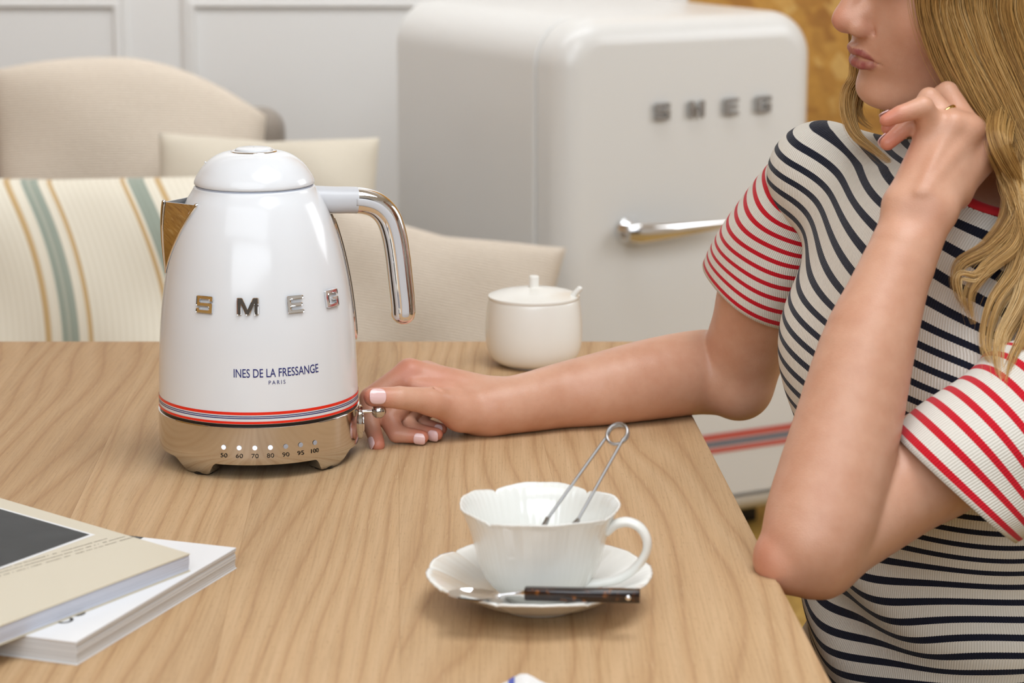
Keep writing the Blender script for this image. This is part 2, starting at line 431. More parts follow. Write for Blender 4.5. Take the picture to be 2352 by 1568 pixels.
lets = [('S', 1503, 1536), ('M', 1581, 1615), ('E', 1662, 1694), ('G', 1735, 1768)]
for ch, x0, x1 in lets:
    cy = 257 - (x0 - 1503) * 0.073
    p, q = fridge_local(x0, cy), fridge_local(x1, cy)
    wd = q.x - p.x; ht = .030
    bm = prism(round_poly([((x - .5) * wd, (y - .5) * ht) for x, y in LETTERS[ch]], .0018, 2), .005, .0008)
    for v in bm.verts: v.co = Vector(((p.x + q.x) / 2 + v.co.x, -.0045 - v.co.z, fridge_local(x0, cy).z + v.co.y))
    bm_obj('letter', bm, BRUSHED, door)
# chrome lever handle
h0, h1 = fridge_local(1438, 530), fridge_local(1668, 508)
hp = spline([(h0.x - .012, -.030, h0.z), (h0.x + .03, -.040, h0.z), (h0.x + .10, -.046, h0.z + .002), (h1.x, -.040, h0.z + .004)], 24)
V, Fc = sweep(hp, np.interp(np.linspace(0, 1, 24), [0, .12, .5, 1], [.016, .020, .015, .006]), 20, section=lambda a: (math.copysign(abs(math.cos(a)) ** .7, math.cos(a)) * .95, math.copysign(abs(math.sin(a)) ** .7, math.sin(a)) * .75))
hd = obj('handle', V, Fc, CHROME, fridge, sharp=60)
V, Fc = lathe([(.0, 0), (.024, 0), (.024, .004), (.018, .009), (.013, .026), (0, .028)], 32)
obj('handle_mount', [(h0.x + .004 + x, -.001 - z, h0.z + y) for x, y, z in V], Fc, CHROME, hd)
# printed stripes across the door (red, navy, red)
sz = fridge_local(1735, 1008).z
FRED = mat('soft_red_print', rgb(204, 96, 86), .3); FNAVY = mat('soft_navy_print', rgb(96, 102, 118), .3)
for dz, hh, mm in ((.0135, .0135, FRED), (0, .0085, FNAVY), (-.0125, .0105, FRED)):
    mb = MB(); zz = sz + dz
    prof_x = [(.0 - .0006, .06), (-.0006, .045)] + [(.045 - .0456 * math.cos(t), .045 - .0456 * math.sin(t)) for t in np.linspace(0, PI / 2, 8)[1:]] + [(FW - .045 + .0456 * math.sin(t), .045 - .0456 * math.cos(t)) for t in np.linspace(0, PI / 2, 8)] + [(FW + .0006, .06)]
    V = []
    for x, y in prof_x:
        bul = .0006
        V += [(x, y - (bul if .04 < x < FW - .04 else 0.0), zz - hh / 2), (x, y - (bul if .04 < x < FW - .04 else 0.0), zz + hh / 2)]
    mb.add(V, [(2 * i, 2 * i + 2, 2 * i + 3, 2 * i + 1) for i in range(len(prof_x) - 1)]); mb.build('stripe', mm, door)

# ------------------------------------------------------------------ settee and cushions
def knit(name, col, sc_=260, bump=0.5, col2=None, aniso=(1, 1, 1)):
    m = mat(name, col, 0.9, spec=0.15, sheen=0.2); k = NT(m)
    v = k.coord('Object', aniso); wv = k.n('ShaderNodeTexWave'); wv.inputs['Scale'].default_value = sc_ * .3; wv.inputs['Distortion'].default_value = 3; wv.inputs['Detail'].default_value = 2; wv.bands_direction = 'Z'
    k.l(v, wv.inputs['Vector']); n = k.noise(v, sc_, 2)
    f = k.math('MULTIPLY_ADD', n, 0.5, k.math('MULTIPLY', wv.outputs['Fac'], 0.5))
    c2 = col2 or tuple(x * .72 for x in col[:3]) + (1,)
    k.base(k.mix(f, c2, col)); k.bump(f, bump, 0.004); return m
KNIT = knit('beige_knit', rgb(236, 223, 206), 150, .6, rgb(206, 190, 172), (1, 1, 1.6))
LINEN = knit('linen', rgb(236, 227, 210), 420, .25, rgb(208, 197, 178))
TAUPE = knit('taupe_upholstery', rgb(172, 160, 148), 500, .2)
def cushion(w, h, t, n=40, ear=0.05, p=2.6, seed=0):
    """pillow in the local x-z plane, thickness along y"""
    V = []; r = np.random.default_rng(seed); ph = r.uniform(0, 6, 6)
    for side in (-1, 1):
        for i in range(n):
            for j in range(n):
                u, v = 2 * i / (n - 1) - 1, 2 * j / (n - 1) - 1
                th = ((1 - abs(u) ** p) * (1 - abs(v) ** p)) ** 0.5
                pin = 1 - ear * (1 - abs(u * v)) * (abs(u) ** 6 + abs(v) ** 6)
                wr = .010 * math.sin(5 * u + ph[0]) * math.sin(4 * v + ph[1]) * th + .006 * math.sin(9 * u * v + ph[2])*th
                V.append((u * w / 2 * pin, side * (t / 2 * th + wr + .002), v * h / 2 * pin))
    a = grid_faces(n, n); fs = [f for f in a] + [tuple(i + n * n for i in f)[::-1] for f in a]
    rim = [(i, 0) for i in range(n)] + [(n - 1, j) for j in range(1, n)] + [(i, n - 1) for i in range(n - 2, -1, -1)] + [(0, j) for j in range(n - 2, 0, -1)]
    k = [i * n + j for i, j in rim]
    for q in range(len(k)):
        b = k[(q + 1) % len(k)]; fs.append((k[q], k[q] + n * n, b + n * n, b))
    return V, fs
def place(o, loc, rot): o.location = loc; o.rotation_euler = [math.radians(x) for x in rot]; return o
# settee: seat box, back with rounded corners, arm
sofa = empty('settee', (-.75, 4.4, 0)); tag(sofa, 'taupe upholstered settee below the white panelling, heaped with cushions', 'sofa')
br = at(655, 244, 4.70)
bm_obj('backrest', rbox(-1.1, br.x + .75, .20, .34, .30, br.z, .045, 5), TAUPE, sofa)
bm_obj('seat', rbox(-1.1, br.x + .75, -.62, .20, .20, .43, .04, 4), TAUPE, sofa); bm_obj('seat_extension', rbox(br.x + .755, .75, -.62, -.25, .20, .43, .04, 4), TAUPE, sofa)
for x, y in ((-1.0, -.5), (.68, -.5), (.68, -.32), (-1.0, .2), (br.x + .65, .2)): bm_obj('leg', rbox(x - .025, x + .025, y - .025, y + .025, 0, .21, .003), OAK, sofa)
# big knitted cushion at the back left
pk = at(300, 372, 4.40)
V, Fc = cushion(.50, .40, .17, seed=1, ear=.06, p=2.2)
V = [(x, y, z + (.035 * (1 - (x / .25) ** 2) - .045 * max(0, x / .25) ** 2 - .040 * max(0, x / .25) if z > 0 else 0) * min(1, abs(z) / .15)) for x, y, z in V]
kc = place(obj('knitted_cushion', V, Fc, KNIT), (pk.x, 4.38, pk.z - .03), (-12, 0, 3)); tag(kc, 'beige knitted cushion behind the striped cushion on the left', 'cushion', 'cushions heaped on the settee')
# plain linen cushion behind the kettle
pc = at(606, 515, 4.12)
V, Fc = cushion(.385, .40, .12, seed=2, ear=.06, p=3.0)
lc = place(obj('linen_cushion', V, Fc, LINEN), (pc.x, 4.14, pc.z - .048), (-14, 1, -2)); tag(lc, 'plain cream linen cushion directly behind the kettle', 'cushion', 'cushions heaped on the settee')
# striped cushion, front left
STR = mat('striped_cotton', rgb(232, 222, 200), .85, spec=.2, sheen=.1); k = NT(STR)
sp = k.n('ShaderNodeSeparateXYZ'); k.l(k.coord('Object'), sp.inputs[0])
hgt_ = k.math('MAXIMUM', k.math('ADD', sp.outputs[2], .075), 0.0)
u = k.math('ADD', k.math('ADD', sp.outputs[0], .288), k.math('MULTIPLY', k.math('MULTIPLY', hgt_, hgt_), 1.10))
cr, gr, oc = rgb(246, 239, 222), rgb(166, 176, 164), rgb(214, 182, 132)
st = k.ramp(k.math('MULTIPLY', u, 1.6667), [(0.0, cr), (.10, oc), (.113, cr), (.14, gr), (.18, cr), (.207, oc), (.221, cr), (.50, oc), (.5134, cr), (.540, gr), (.556, rgb(186, 190, 176)), (.566, gr), (.583, cr), (.607, oc), (.621, cr), (.797, oc), (.812, cr), (.82, gr), (.862, cr), (.89, oc), (.905, cr)], 'CONSTANT')
fine = k.math('SINE', k.math('MULTIPLY', u, 620.0))
k.base(k.mix(1.0, st, k.ramp(k.math('MULTIPLY_ADD', fine, .5, .5), [(0, (.95, .94, .92)), (1, (1.02, 1.02, 1.02))]), 'MULTIPLY'))
ps = at(120, 640, 3.72)
V, Fc = cushion(.60, .42, .20, seed=3, ear=.03, p=3.4)
scu = place(obj('striped_cushion', V, Fc, STR), (ps.x, 3.70, ps.z - .045), (-16, 0, 0)); tag(scu, 'cream cushion with sage green and ochre stripes at front left', 'cushion', 'cushions heaped on the settee')
# second knitted cushion, in front of the refrigerator's side
pq = at(985, 745, 3.90)
V, Fc = cushion(.40, .36, .15, seed=4, ear=.10, p=2.1)
kq = place(obj('knitted_cushion', V, Fc, KNIT), (pq.x, 3.84, pq.z - .005), (-14, 11, 4)); tag(kq, 'beige knitted cushion with a pointed corner beside the refrigerator', 'cushion', 'cushions heaped on the settee')

# ------------------------------------------------------------------ kettle
KY = 2.105; kb = at(598, 1045, KY); KX = kb.x
FRONT = math.radians(-76.5)                     # the way the lettering faces
kettle = empty('electric_kettle', (KX, KY, TZ))
tag(kettle, 'glossy white retro kettle with red and navy stripes on the table', 'kettle')
def kz(py): return at(594, py, KY).z - TZ
def kr(half, py): return .993 * half * depth(at(594, py, KY)) / F
body_px = [(952, 229.3), (900, 229), (850, 228), (800, 226.2), (750, 223.5), (700, 219), (650, 212.5), (600, 203.5), (560, 194.5), (520, 183), (490, 172), (470, 163.5), (455, 156), (442, 148), (433, 142.5), (427, 139.5)]
bp = [(kr(h, y), kz(y)) for y, h in body_px]
fine_p = spline(bp, 120)
BR = fine_p[:, 0]; BZ = fine_p[:, 1]
def rad_at(z): return float(np.interp(z, BZ, BR))
ZB = at(588, 976, KY - .0885).z - TZ; ZT = at(588, 981.5, KY - .0885).z - TZ
prof = [(0.02, ZB), (BR[0] - .004, ZB), (BR[0] - .0006, ZB + .0003)] + [tuple(r) for r in fine_p if r[1] > ZB + .001] + [(BR[-1] - .004, BZ[-1] + .0012), (.03, BZ[-1] + .0012)]
V, Fc = lathe(prof, 160); body = obj('body', V, Fc, WHITE, kettle, sharp=50)
def polar(th, r, z): return (r * math.cos(th), r * math.sin(th), z)
def band(name, z0, z1, m, off=.00025, n=160, parent=body):
    V = []
    for k_ in range(n):
        th = 2 * PI * k_ / n
        for z in (z0, (z0 + z1) / 2, z1): V.append(polar(th, rad_at(z) + off, z))
    return obj(name, V, grid_faces(n, 3, True, False), m, parent)
# stripes: measured along the front of the body
def zf(py):       # height of a point on the front of the body's lower part
    p = at(588, py, KY - .0885); return p.z - TZ
for a, b, mm in ((947, 953.5, RED), (956.3, 958.2, NAVY), (960.2, 962.3, NAVY), (968.5, 974, RED)):
    band('stripe', zf(b), zf(a), mm)
# raised chrome letters
for ch, ang, wd in (('S', -116.4, .0158), ('M', -89.4, .0180), ('E', -60.8, .0148), ('G', -32.8, .0160)):
    ht = .0148; zc = at(594, 703, KY - .082).z - TZ; th0 = math.radians(ang)
    bm = prism(round_poly([((x - .5) * wd, (y - .5) * ht) for x, y in LETTERS[ch]], .0010, 3), .0026, .0005)
    for v in bm.verts:
        z = zc + v.co.y; r = rad_at(z) + v.co.z - .0004; v.co = Vector(polar(th0 + v.co.x / rad_at(z), r, z))
    bm_obj('letter', bm, CHROME, body, sharp=25)
def wrap_text(s, size_w, zc, th0, m, parent, bold=0, sx=.6, spacing=1.0, off=.0003, rf=rad_at, height=None):
    V2, F2, wd, ht = text_mesh(s, 1.0, 1.0, spacing, bold)
    kx = size_w / wd; ky = (height / ht) if height else kx / sx
    return obj('lettering', [polar(th0 + x * kx / rf(zc), rf(zc + y * ky) + off, zc + y * ky) for x, y in V2], F2, m, parent, smooth=False)
tw = rad_at(kz(858)) * (math.asin(131 / 228) + math.asin(57 / 228))
wrap_text('INES DE LA FRESSANGE', tw, zf(858), math.radians(-83.8 + 10.9), NAVY, body, .002, height=.0075)
wrap_text('PARIS', .0145, zf(880), math.radians(-83.8 + 10.2), NAVY, body, 0, spacing=1.45, height=.0034)
# lid with seal, chrome ring and push button
lid_px = [(419, 138.8), (413, 138.3), (403, 134), (392, 127), (380, 118), (368, 105.5), (358, 91), (352, 78), (348.5, 65), (347, 54)]
lp = spline([(kr(h, y), kz(y)) for y, h in lid_px], 50)
V, Fc = lathe([(lp[0][0] - .010, lp[0][1] - .0016), (lp[0][0] - .002, lp[0][1] - .0014)] + [tuple(p) for p in lp] + [(.0185, lp[-1][1] - .001), (0.001, lp[-1][1] - .001)], 128)
lid = obj('lid', V, Fc, WHITE, kettle, sharp=60)
V, Fc = lathe([(.03, BZ[-1] - .001), (lp[0][0] - .0012, BZ[-1] - .001), (lp[0][0] - .0012, lp[0][1] - .0014), (.03, lp[0][1] - .0014)], 128); obj('lid_seal', V, Fc, GASKET, lid, sharp=40)
zt = lp[-1][1]
V, Fc = lathe([(.0165, zt - .001), (.0166, zt + .0008), (.0180, zt + .0012), (.0202, zt + .0004), (.0206, zt - .0012)], 96); obj('button_ring', V, Fc, CHROME, lid, sharp=60)
V, Fc = lathe([(.0163, zt - .0012), (.0163, zt + .0014), (.0155, zt + .0026), (.0135, zt + .0032), (.006, zt + .0035), (0.0005, zt + .0036)], 96); obj('button', V, Fc, WHITE, lid, sharp=60)
for dth in (-6, 0, 6):                       # tiny embossed open marks on the lid
    z = kz(376) ; thm = math.radians(-172 + dth); r = float(np.interp(z, lp[:, 1], lp[:, 0]))
    bm = bmesh.new(); bmesh.ops.create_icosphere(bm, subdivisions=2, radius=.0010); bmesh.ops.scale(bm, vec=(1, 1, .7), verts=bm.verts)
    bmesh.ops.translate(bm, vec=polar(thm, r - .0007, z + dth * .00045), verts=bm.verts); bm_obj('embossed_mark', bm, WHITE, lid)
# steel base: skirt cut away between four feet
RB = BR[0] + .0006
feet = [math.radians(-80.5 + 45 + 90 * q) for q in range(4)]
def foot_w(th):
    d = min(abs((th - f + PI) % (2 * PI) - PI) for f in feet)
    t = min(max((d - math.radians(7.5)) / math.radians(8.5), 0), 1); return 1 - t * t * (3 - 2 * t)
n = 256; V = []; zb_row = np.r_[1, .985, np.linspace(.97, 0, 15)]
ZS = .0135
for k_ in range(n):
    th = 2 * PI * k_ / n; fw = foot_w(th); zb = ZS * (1 - fw) + .0016 * fw
    rows = []
    for s in zb_row:
        z = zb + (ZT - zb) * (1 - (1 - s)) if False else zb + (ZT - zb) * s
        # tuck the wall under toward the feet
        u_ = max(0, (.019 - z) / .019)
        rows.append((RB - .0075 * u_ ** 1.6 - (.0007 if s == 1 else 0), z))
    rows = [(RB - .010, ZT - .0012), (RB - .0022, ZT - .0002)] + rows
    rows += [(rows[-1][0] - .0016, zb - .0004), (rows[-1][0] - .007 - .010 * fw, zb + .0004), (rows[-2][0] - .010 - .010 * fw, zb + .010), (.03, ZS + .012)]
    for r, z in rows: V.append(polar(th, r, z))
nr = len(rows); fs = [f[::-1] for f in grid_faces(n, nr, True, False)]
base = obj('base', V, fs, STEEL, kettle, sharp=50)
V, Fc = lathe([(.03, .0405), (RB - .0020, .0405), (RB - .0016, ZB + .0004), (.03, ZB + .0004)], 128); obj('base_gasket', V, Fc, BLACK, kettle, sharp=40)
for f in feet:
    V, Fc = lathe([(.0, 0), (.0085, 0), (.009, .0012), (.008, .0032), (0, .0032)], 24)
    obj('foot_pad', [polar(f, RB - .0195, 0)[0:2] + (0,) if False else (RB * 0 + (RB - .0150) * math.cos(f) + x, (RB - .0150) * math.sin(f) + y, z) for x, y, z in V], Fc, BLACK, base)
def rb_at(z): return RB + .0003
for q, (px_, py_, lab) in enumerate(((513.7, 1022.5, '50'), (547.7, 1023.2, '60'), (582, 1023.2, '70'), (616, 1021.8, '80'), (650, 1020, '90'), (683, 1017, '95'), (715, 1013.5, '100'))):
    th = math.radians(-83.8) + math.asin((px_ - 594) / 229.5)
    zc = .0292
    V = [polar(th, RB + .0007, zc)]; nn = 20
    for k_ in range(nn):
        a = 2 * PI * k_ / nn; V.append(polar(th + .0021 * math.cos(a) / RB, RB + .0005, zc + .0021 * math.sin(a)))
    obj('indicator_light', V, [(0, 1 + k_, 1 + (k_ + 1) % nn) for k_ in range(nn)], LEDON if q < 4 else LEDOFF, base)
    wrap_text(lab, .0062 if len(lab) == 2 else .0078, zc - .0072, th, INK, base, 0.0, off=.0002, rf=rb_at, height=.0037)
# spout
SP_A = math.radians(192.0)
zs0, zs1 = kz(618), kz(457)
def spout_row(t, grow=0.0, prot_scale=1.0):
    z = zs0 + (zs1 - zs0) * t
    half = math.radians(1.0 + 27.0 * t ** 1.15 + grow * 30)
    r = rad_at(z); tip = r + .0006 + .0190 * t ** 1.05 * prot_scale + grow * .02
    row = []
    for s in np.linspace(-1, 1, 25):
        th = SP_A + s * half
        e = 1 - abs(s)
        x, y = r * math.cos(th), r * math.sin(th)
        # straight line from the attachment to the beak, slightly hollowed
        tx_, ty_ = tip * math.cos(SP_A), tip * math.sin(SP_A)
        ax, ay = r * math.cos(SP_A + math.copysign(half, s)), r * math.sin(SP_A + math.copysign(half, s))
        q = e ** 1.0; q = min(1, q)
        q2 = q + .10 * q * (1 - q) * (-1)
        x = ax + (tx_ - ax) * q2; y = ay + (ty_ - ay) * q2
        row.append((x, y, z))
    return row
T_ = np.linspace(0, 1, 30)
rows = [spout_row(t) for t in T_]
top = rows[-1]; inner = [spout_row(t, 0, .9) for t in T_[::-1]]
def shrink(row, k_): c_ = np.array([rad_at(row[0][2]) * .985 * math.cos(SP_A), rad_at(row[0][2]) * .985 * math.sin(SP_A), 0]); return [tuple(np.array((x, y, 0)) + (c_ - np.array((x, y, 0))) * k_ + np.array((0, 0, z))) for x, y, z in row]
allrows = rows + [shrink(top, .05)] + [shrink(r, .09) for r in rows[::-1]]
V = [p for r in allrows for p in r]
spout = obj('spout', V, grid_faces(len(allrows), 25), CHROME, kettle, sharp=40)
for j in (0, 24):
    P = [np.array(r[j]) for r in rows]; P = [p * np.array([1 + .0008 / np.hypot(p[0], p[1])] * 2 + [1]) for p in P]
    V, Fc = sweep(P, np.linspace(.0006, .0022, len(P)), 10, round_end=True); obj('spout_frame', V, Fc, CHROME, spout)
V, Fc = sweep([np.array(r[12]) for r in rows], np.linspace(.0006, .0020, len(rows)), 10, round_end=True); obj('spout_ridge', V, Fc, CHROME, spout)
# handle: grey joint, chrome bow, grey inlay on both sides
HA = math.radians(13.0)
def hpt(px_, py_):
    """radius and height of a point of the handle plane seen at (px, py)"""
    a, b = (px_ - 1176) / F, (784 - py_) / F
    d = Vector((a, CP + b * SP, -SP + b * CP)); nrm = Vector((-math.sin(HA), math.cos(HA), 0))
    o_ = Vector((0, 0, CAM_Z)) - Vector((KX, KY, TZ)); tt = -o_.dot(nrm) / d.dot(nrm); p = o_ + d * tt
    return (p.x * math.cos(HA) + p.y * math.sin(HA), p.z)
cl = [(705, 456), (770, 459), (800, 459), (835, 461), (866, 472), (890, 497), (904, 535), (912, 580), (919, 640), (925, 695), (926, 716)]
hc = [hpt(*p) for p in cl]
HP = spline([(r, 0, z) for r, z in hc], 70)
arc = np.r_[0, np.cumsum(np.linalg.norm(np.diff(HP, axis=0), axis=1))]; arc /= arc[-1]
rr = np.interp(arc, [0, .2, .45, 1], [.0116, .0116, .0114, .0112])
def sect(a): return (math.copysign(abs(math.cos(a)) ** .85, math.cos(a)), math.copysign(abs(math.sin(a)) ** .85, math.sin(a)) * 1.15)
def rotz(V, a): c_, s_ = math.cos(a), math.sin(a); return [(x * c_ - y * s_, x * s_ + y * c_, z) for x, y, z in V]
i0 = int(np.searchsorted(arc, .16)); i1 = int(np.searchsorted(arc, .27))
V, Fc = sweep(HP[i0:], rr[i0:], 40, section=sect, round_end=True); handle = obj('handle', rotz(V, HA), Fc, CHROME, kettle, sharp=60)
V, Fc = sweep(HP[:i1], rr[:i1] * 1.012, 40, section=sect); obj('handle_joint', rotz(V, HA), Fc, GREY, handle, sharp=50)
Tt, Nn, Bb = frames(HP)
for s in (-1, 1):
    P = HP[i1 - 2:] + Bb[i1 - 2:] * (s * 1.15 * rr[i1 - 2:, None] * .985)
    P = np.vstack([P, [P[-1] + Tt[-1] * .0050 - Bb[-1] * s * .0022], [P[-1] + Tt[-1] * .0080 - Bb[-1] * s * .0055]])
    V, Fc = sweep(P, .0033, 12, section=lambda a: (math.cos(a), math.sin(a) * .25)); obj('handle_inlay', rotz(V, HA), Fc, GREY, handle)
# water gauge below the handle
def gauge(name, half_w, z0, z1, off, m, parent):
    V = []; NZ, NW = 40, 9
    for i in range(NZ):
        t = i / (NZ - 1); z = z0 + (z1 - z0) * t; e = min(t, 1 - t) * (z1 - z0)
        wv_ = half_w * math.sqrt(max(0, 1 - (1 - min(e / half_w, 1)) ** 2)) + .0002
        for j in range(NW):
            s = -1 + 2 * j / (NW - 1); V.append(polar(HA + s * wv_ / rad_at(z), rad_at(z) - .002 + (off + .002) * (1 - abs(s) ** 6) ** .5, z))
    return obj(name, V, grid_faces(NZ, NW), m, parent, sharp=70)
gz = gauge('water_gauge', .0125, kz(790), kz(497), .0022, CHROME, kettle); gauge('gauge_window', .0090, kz(780), kz(507), .0030, mat('dark_window', rgb(52, 46, 44), .06), gz)
# temperature lever: round plate, ring and ball lever on the right of the base
LA = math.radians(6.0); cl_, sl_ = math.cos(LA), math.sin(LA)
def lev(V): return [(cl_ * z - sl_ * x, sl_ * z + cl_ * x, y) for x, y, z in V]     # lathe axis z -> outward
def shift(V, dr, dx, dz): return [(x + dx, y + dz, z + dr) for x, y, z in V]
V, Fc = lathe([(0, -.012), (.0155, -.012), (.0155, .0012), (.0148, .0022), (.0125, .0018), (.004, .0006), (0, .0006)], 48); lever = obj('lever_plate', lev(shift(V, RB + .0002, 0, .0285)), Fc, STEEL, kettle, sharp=40)
P = [(.0075 * math.cos(a), .0105 * math.sin(a), 0) for a in np.linspace(0, 2 * PI, 33)[:-1]]
mb = MB(); ringv = []
for a in np.linspace(0, 2 * PI, 33)[:-1]:
    for b in np.linspace(0, 2 * PI, 9)[:-1]: ringv.append(((.0078 + .0010 * math.cos(b)) * math.cos(a), (.0078 + .0010 * math.cos(b)) * math.sin(a), .0010 * math.sin(b)))
obj('lever_ring', lev(shift(ringv, RB + .0032, 0, .0275)), grid_faces(32, 8, True, True), CHROME, lever)
V, Fc = lathe([(0, 0), (.0016, 0), (.0016, .013), (0, .013)], 16); obj('lever_rod', lev(shift(V, RB + .0005, 0, .0378)), Fc, CHROME, lever, sharp=40)
bm = bmesh.new(); bmesh.ops.create_uvsphere(bm, u_segments=32, v_segments=20, radius=.0066)
for v in bm.verts: v.co = Vector(lev(shift([tuple(v.co)], RB + .0175, 0, .0378))[0])
bm_obj('lever_ball', bm, STEEL, lever)
BALL = Vector((KX, KY, TZ)) + Vector(lev([(0, .0378, RB + .0175)])[0])
# ------------------------------------------------------------------ sugar bowl
SB = on(1226, 836, TZ); SBY = SB.y
def zz_(px_, py_, Y): return at(px_, py_, Y).z - TZ
sb = empty('sugar_bowl', SB); tag(sb, 'round cream sugar bowl with knobbed lid behind the outstretched forearm', 'sugar bowl')
s_ = depth((SB.x, SBY, TZ + .04)) / F
rprof = spline([(.031, .0015), (.038, .003), (.0445, .008), (.0485, .016), (.0505, .027), (.0508, .040), (.0498, .055), (.0482, .067), (.0474, .0705)], 40)
V, Fc = lathe([(0.001, .0016), (.026, .0016), (.0275, 0), (.031, 0)] + [tuple(p) for p in rprof] + [(.0462, .0712), (.0450, .069), (.046, .03), (.03, .008), (.001, .007)], 96); obj('bowl', V, Fc, CREAM, sb, sharp=50)
V, Fc = lathe([(.001, .0700), (.0468, .0700), (.0482, .0722), (.0478, .0740), (.040, .0768), (.025, .0800), (.010, .0818), (.0058, .0826), (.0052, .0845), (.0054, .0925), (.0052, .0940), (.0040, .0950), (.0005, .0952)], 96); slid = obj('lid', V, Fc, CREAM, sb, sharp=45)
q0, q1 = at(1306, 690, SBY - .012) , at(1335, 659, SBY - .014)
ssp = empty('sugar_spoon', q0); tag(ssp, 'little white spoon handle sticking out under the sugar bowl lid', 'spoon')
d_ = np.array(q1 - q0); d_ /= np.linalg.norm(d_)
V, Fc = sweep([d_ * t for t in np.linspace(-.030, .0172, 8)], [.0022, .0022, .0024, .0026, .0029, .0030, .0031, .0030], 16, round_end=True); obj('handle', V, Fc, PORC, ssp)
bm = bmesh.new(); bmesh.ops.create_uvsphere(bm, u_segments=20, v_segments=12, radius=.010); bmesh.ops.scale(bm, vec=(1, 1, .45), verts=bm.verts); bmesh.ops.translate(bm, vec=tuple(d_ * -.035), verts=bm.verts); bm_obj('bowl', bm, PORC, ssp)

# ------------------------------------------------------------------ cup and saucer
CUY = 1.668; CU = at(1238, 1352, CUY); CUX = CU.x
def lobes(th, n, sharp=1.0, ph=0.0):
    if isinstance(n, tuple):                                           # uneven petals: n lists the notch angles in degrees
        d = math.degrees(th) % 360; nt = sorted(x % 360 for x in n)
        for q in range(len(nt)):
            a0, a1 = nt[q], nt[(q + 1) % len(nt)] + (360 if q == len(nt) - 1 else 0)
            dd = d if d >= nt[0] else d + 360
            if a0 <= dd <= a1: t = (dd - a0) / (a1 - a0); return min(1, math.sin(PI * t) ** .42) * (1 - .10 * math.sin(3 * PI * t) ** 2)
    a = abs(math.sin(n * (th - ph) / 2)); return a ** sharp            # 1 mid-petal, 0 in the notch
saucer = empty('saucer', (CUX, CUY, TZ)); tag(saucer, 'scalloped white porcelain saucer under the petal cup', 'saucer')
def petal_lathe(prof, prof_in, n=240, petals=10, amp=.05, wave=.004, ribs=60, ribamp=.0004, ph=.35):
    full = list(prof) + list(prof_in)[::-1]
    V = []; m_ = len(full); zmax = max(p[1] for p in full); rmax = max(p[0] for p in full)
    for k_ in range(n):
        th = 2 * PI * k_ / n; lb = lobes(th, petals, .6, ph)
        for i, (r, z) in enumerate(full):
            f = min(1, max(0, (r / rmax)) ** 4)
            rr_ = r * (1 + amp * f * (lb - .6)) + ribamp * math.sin(ribs * th + 2.2 * math.sin(5 * th)) * f
            V.append((rr_ * math.cos(th), rr_ * math.sin(th), z + wave * f * (lb - .6)))
    return V, grid_faces(n, m_, True, False)
so = spline([(.028, 0), (.030, .0012), (.034, .0042), (.048, .0085), (.064, .0165), (.0775, .0232), (.0810, .0246)], 26)
si = spline([(.001, .0062), (.022, .0062), (.030, .0070), (.047, .0120), (.063, .0195), (.077, .0256), (.0808, .0262)], 26)
V, Fc = petal_lathe([(.001, .002), (.026, .002), (.0265, 0)] + [tuple(p) for p in so], [tuple(p) for p in si], n=360, petals=(-150, -112, -66, -20, 22, 64, 104, 140, 172), amp=.022, wave=.0026, ribs=54, ribamp=.00015); obj('plate', V, Fc, PORC, saucer)
cup = empty('tea_cup', (CUX, CUY, TZ + .0062)); tag(cup, 'white petal-shaped porcelain tea cup with wire tongs standing inside', 'cup')
co = spline([(.0235, .001), (.0255, .003), (.0300, .0065), (.0375, .0150), (.0430, .0260), (.0465, .0390), (.0500, .0520), (.0545, .0640), (.0572, .0685)], 44)
ci = spline([(.001, .0062), (.020, .0065), (.029, .0100), (.0355, .0172), (.0410, .0280), (.0445, .0400), (.0482, .0530), (.0528, .0645), (.0566, .0692)], 40)
V, Fc = petal_lathe([(.001, .0025), (.021, .0025), (.0220, 0.0004), (.0235, .0004)] + [tuple(p) for p in co], [tuple(p) for p in ci], n=360, petals=(-129, -34, 50, 125, 182), amp=.052, wave=.0052, ribs=58, ribamp=.00018); cupb = obj('bowl', V, Fc, PORC, cup)
# ear handle, in the plane toward the right
hth = math.radians(-14)
hpts = [(.0485, .0535), (.0560, .0590), (.0650, .0610), (.0735, .0575), (.0785, .0490), (.0778, .0390), (.0700, .0270), (.0580, .0185), (.0460, .0150), (.0350, .0130)]
HPc = spline([(r, 0, z) for r, z in hpts], 48)
V, Fc = sweep(HPc, np.interp(np.linspace(0, 1, 48), [0, .1, .5, .9, 1], [.0052, .0042, .0037, .0040, .0050]), 18, section=lambda a: (math.cos(a) * .85, math.sin(a) * 1.2)); obj('handle', rotz(V, hth), Fc, PORC, cup)

# ------------------------------------------------------------------ wire sugar tongs standing in the cup
tk = at(1418, 997, 1.700)
tongs = empty('sugar_tongs', tk); tag(tongs, 'slim steel wire tongs with a ring end leaning in the tea cup', 'tongs')
cA, cB = np.array(at(1252, 1199, 1.672) - tk), np.array(at(1322, 1203, 1.662) - tk)
ax = -(cA + cB) / 2; ax /= np.linalg.norm(ax); sd = cB - cA; sd -= ax * sd.dot(ax); sd /= np.linalg.norm(sd); nr_ = np.cross(ax, sd)
R_ = .0080
P = []
for a in np.linspace(math.radians(200), math.radians(-20 - 360), 72):
    P.append(sd * (R_ * math.cos(a)) + ax * (R_ * math.sin(a)) + nr_ * (.0022 * (a - math.radians(-90)) / (2 * PI)))
legA = [P[0] + (cA - P[0]) * t for t in np.linspace(1, .04, 14)]; legB = [P[-1] + (cB - P[-1]) * t for t in np.linspace(.04, 1, 14)]
V, Fc = sweep(legA + P + legB, .00115, 10); obj('wire', V, Fc, BRUSHED, tongs)
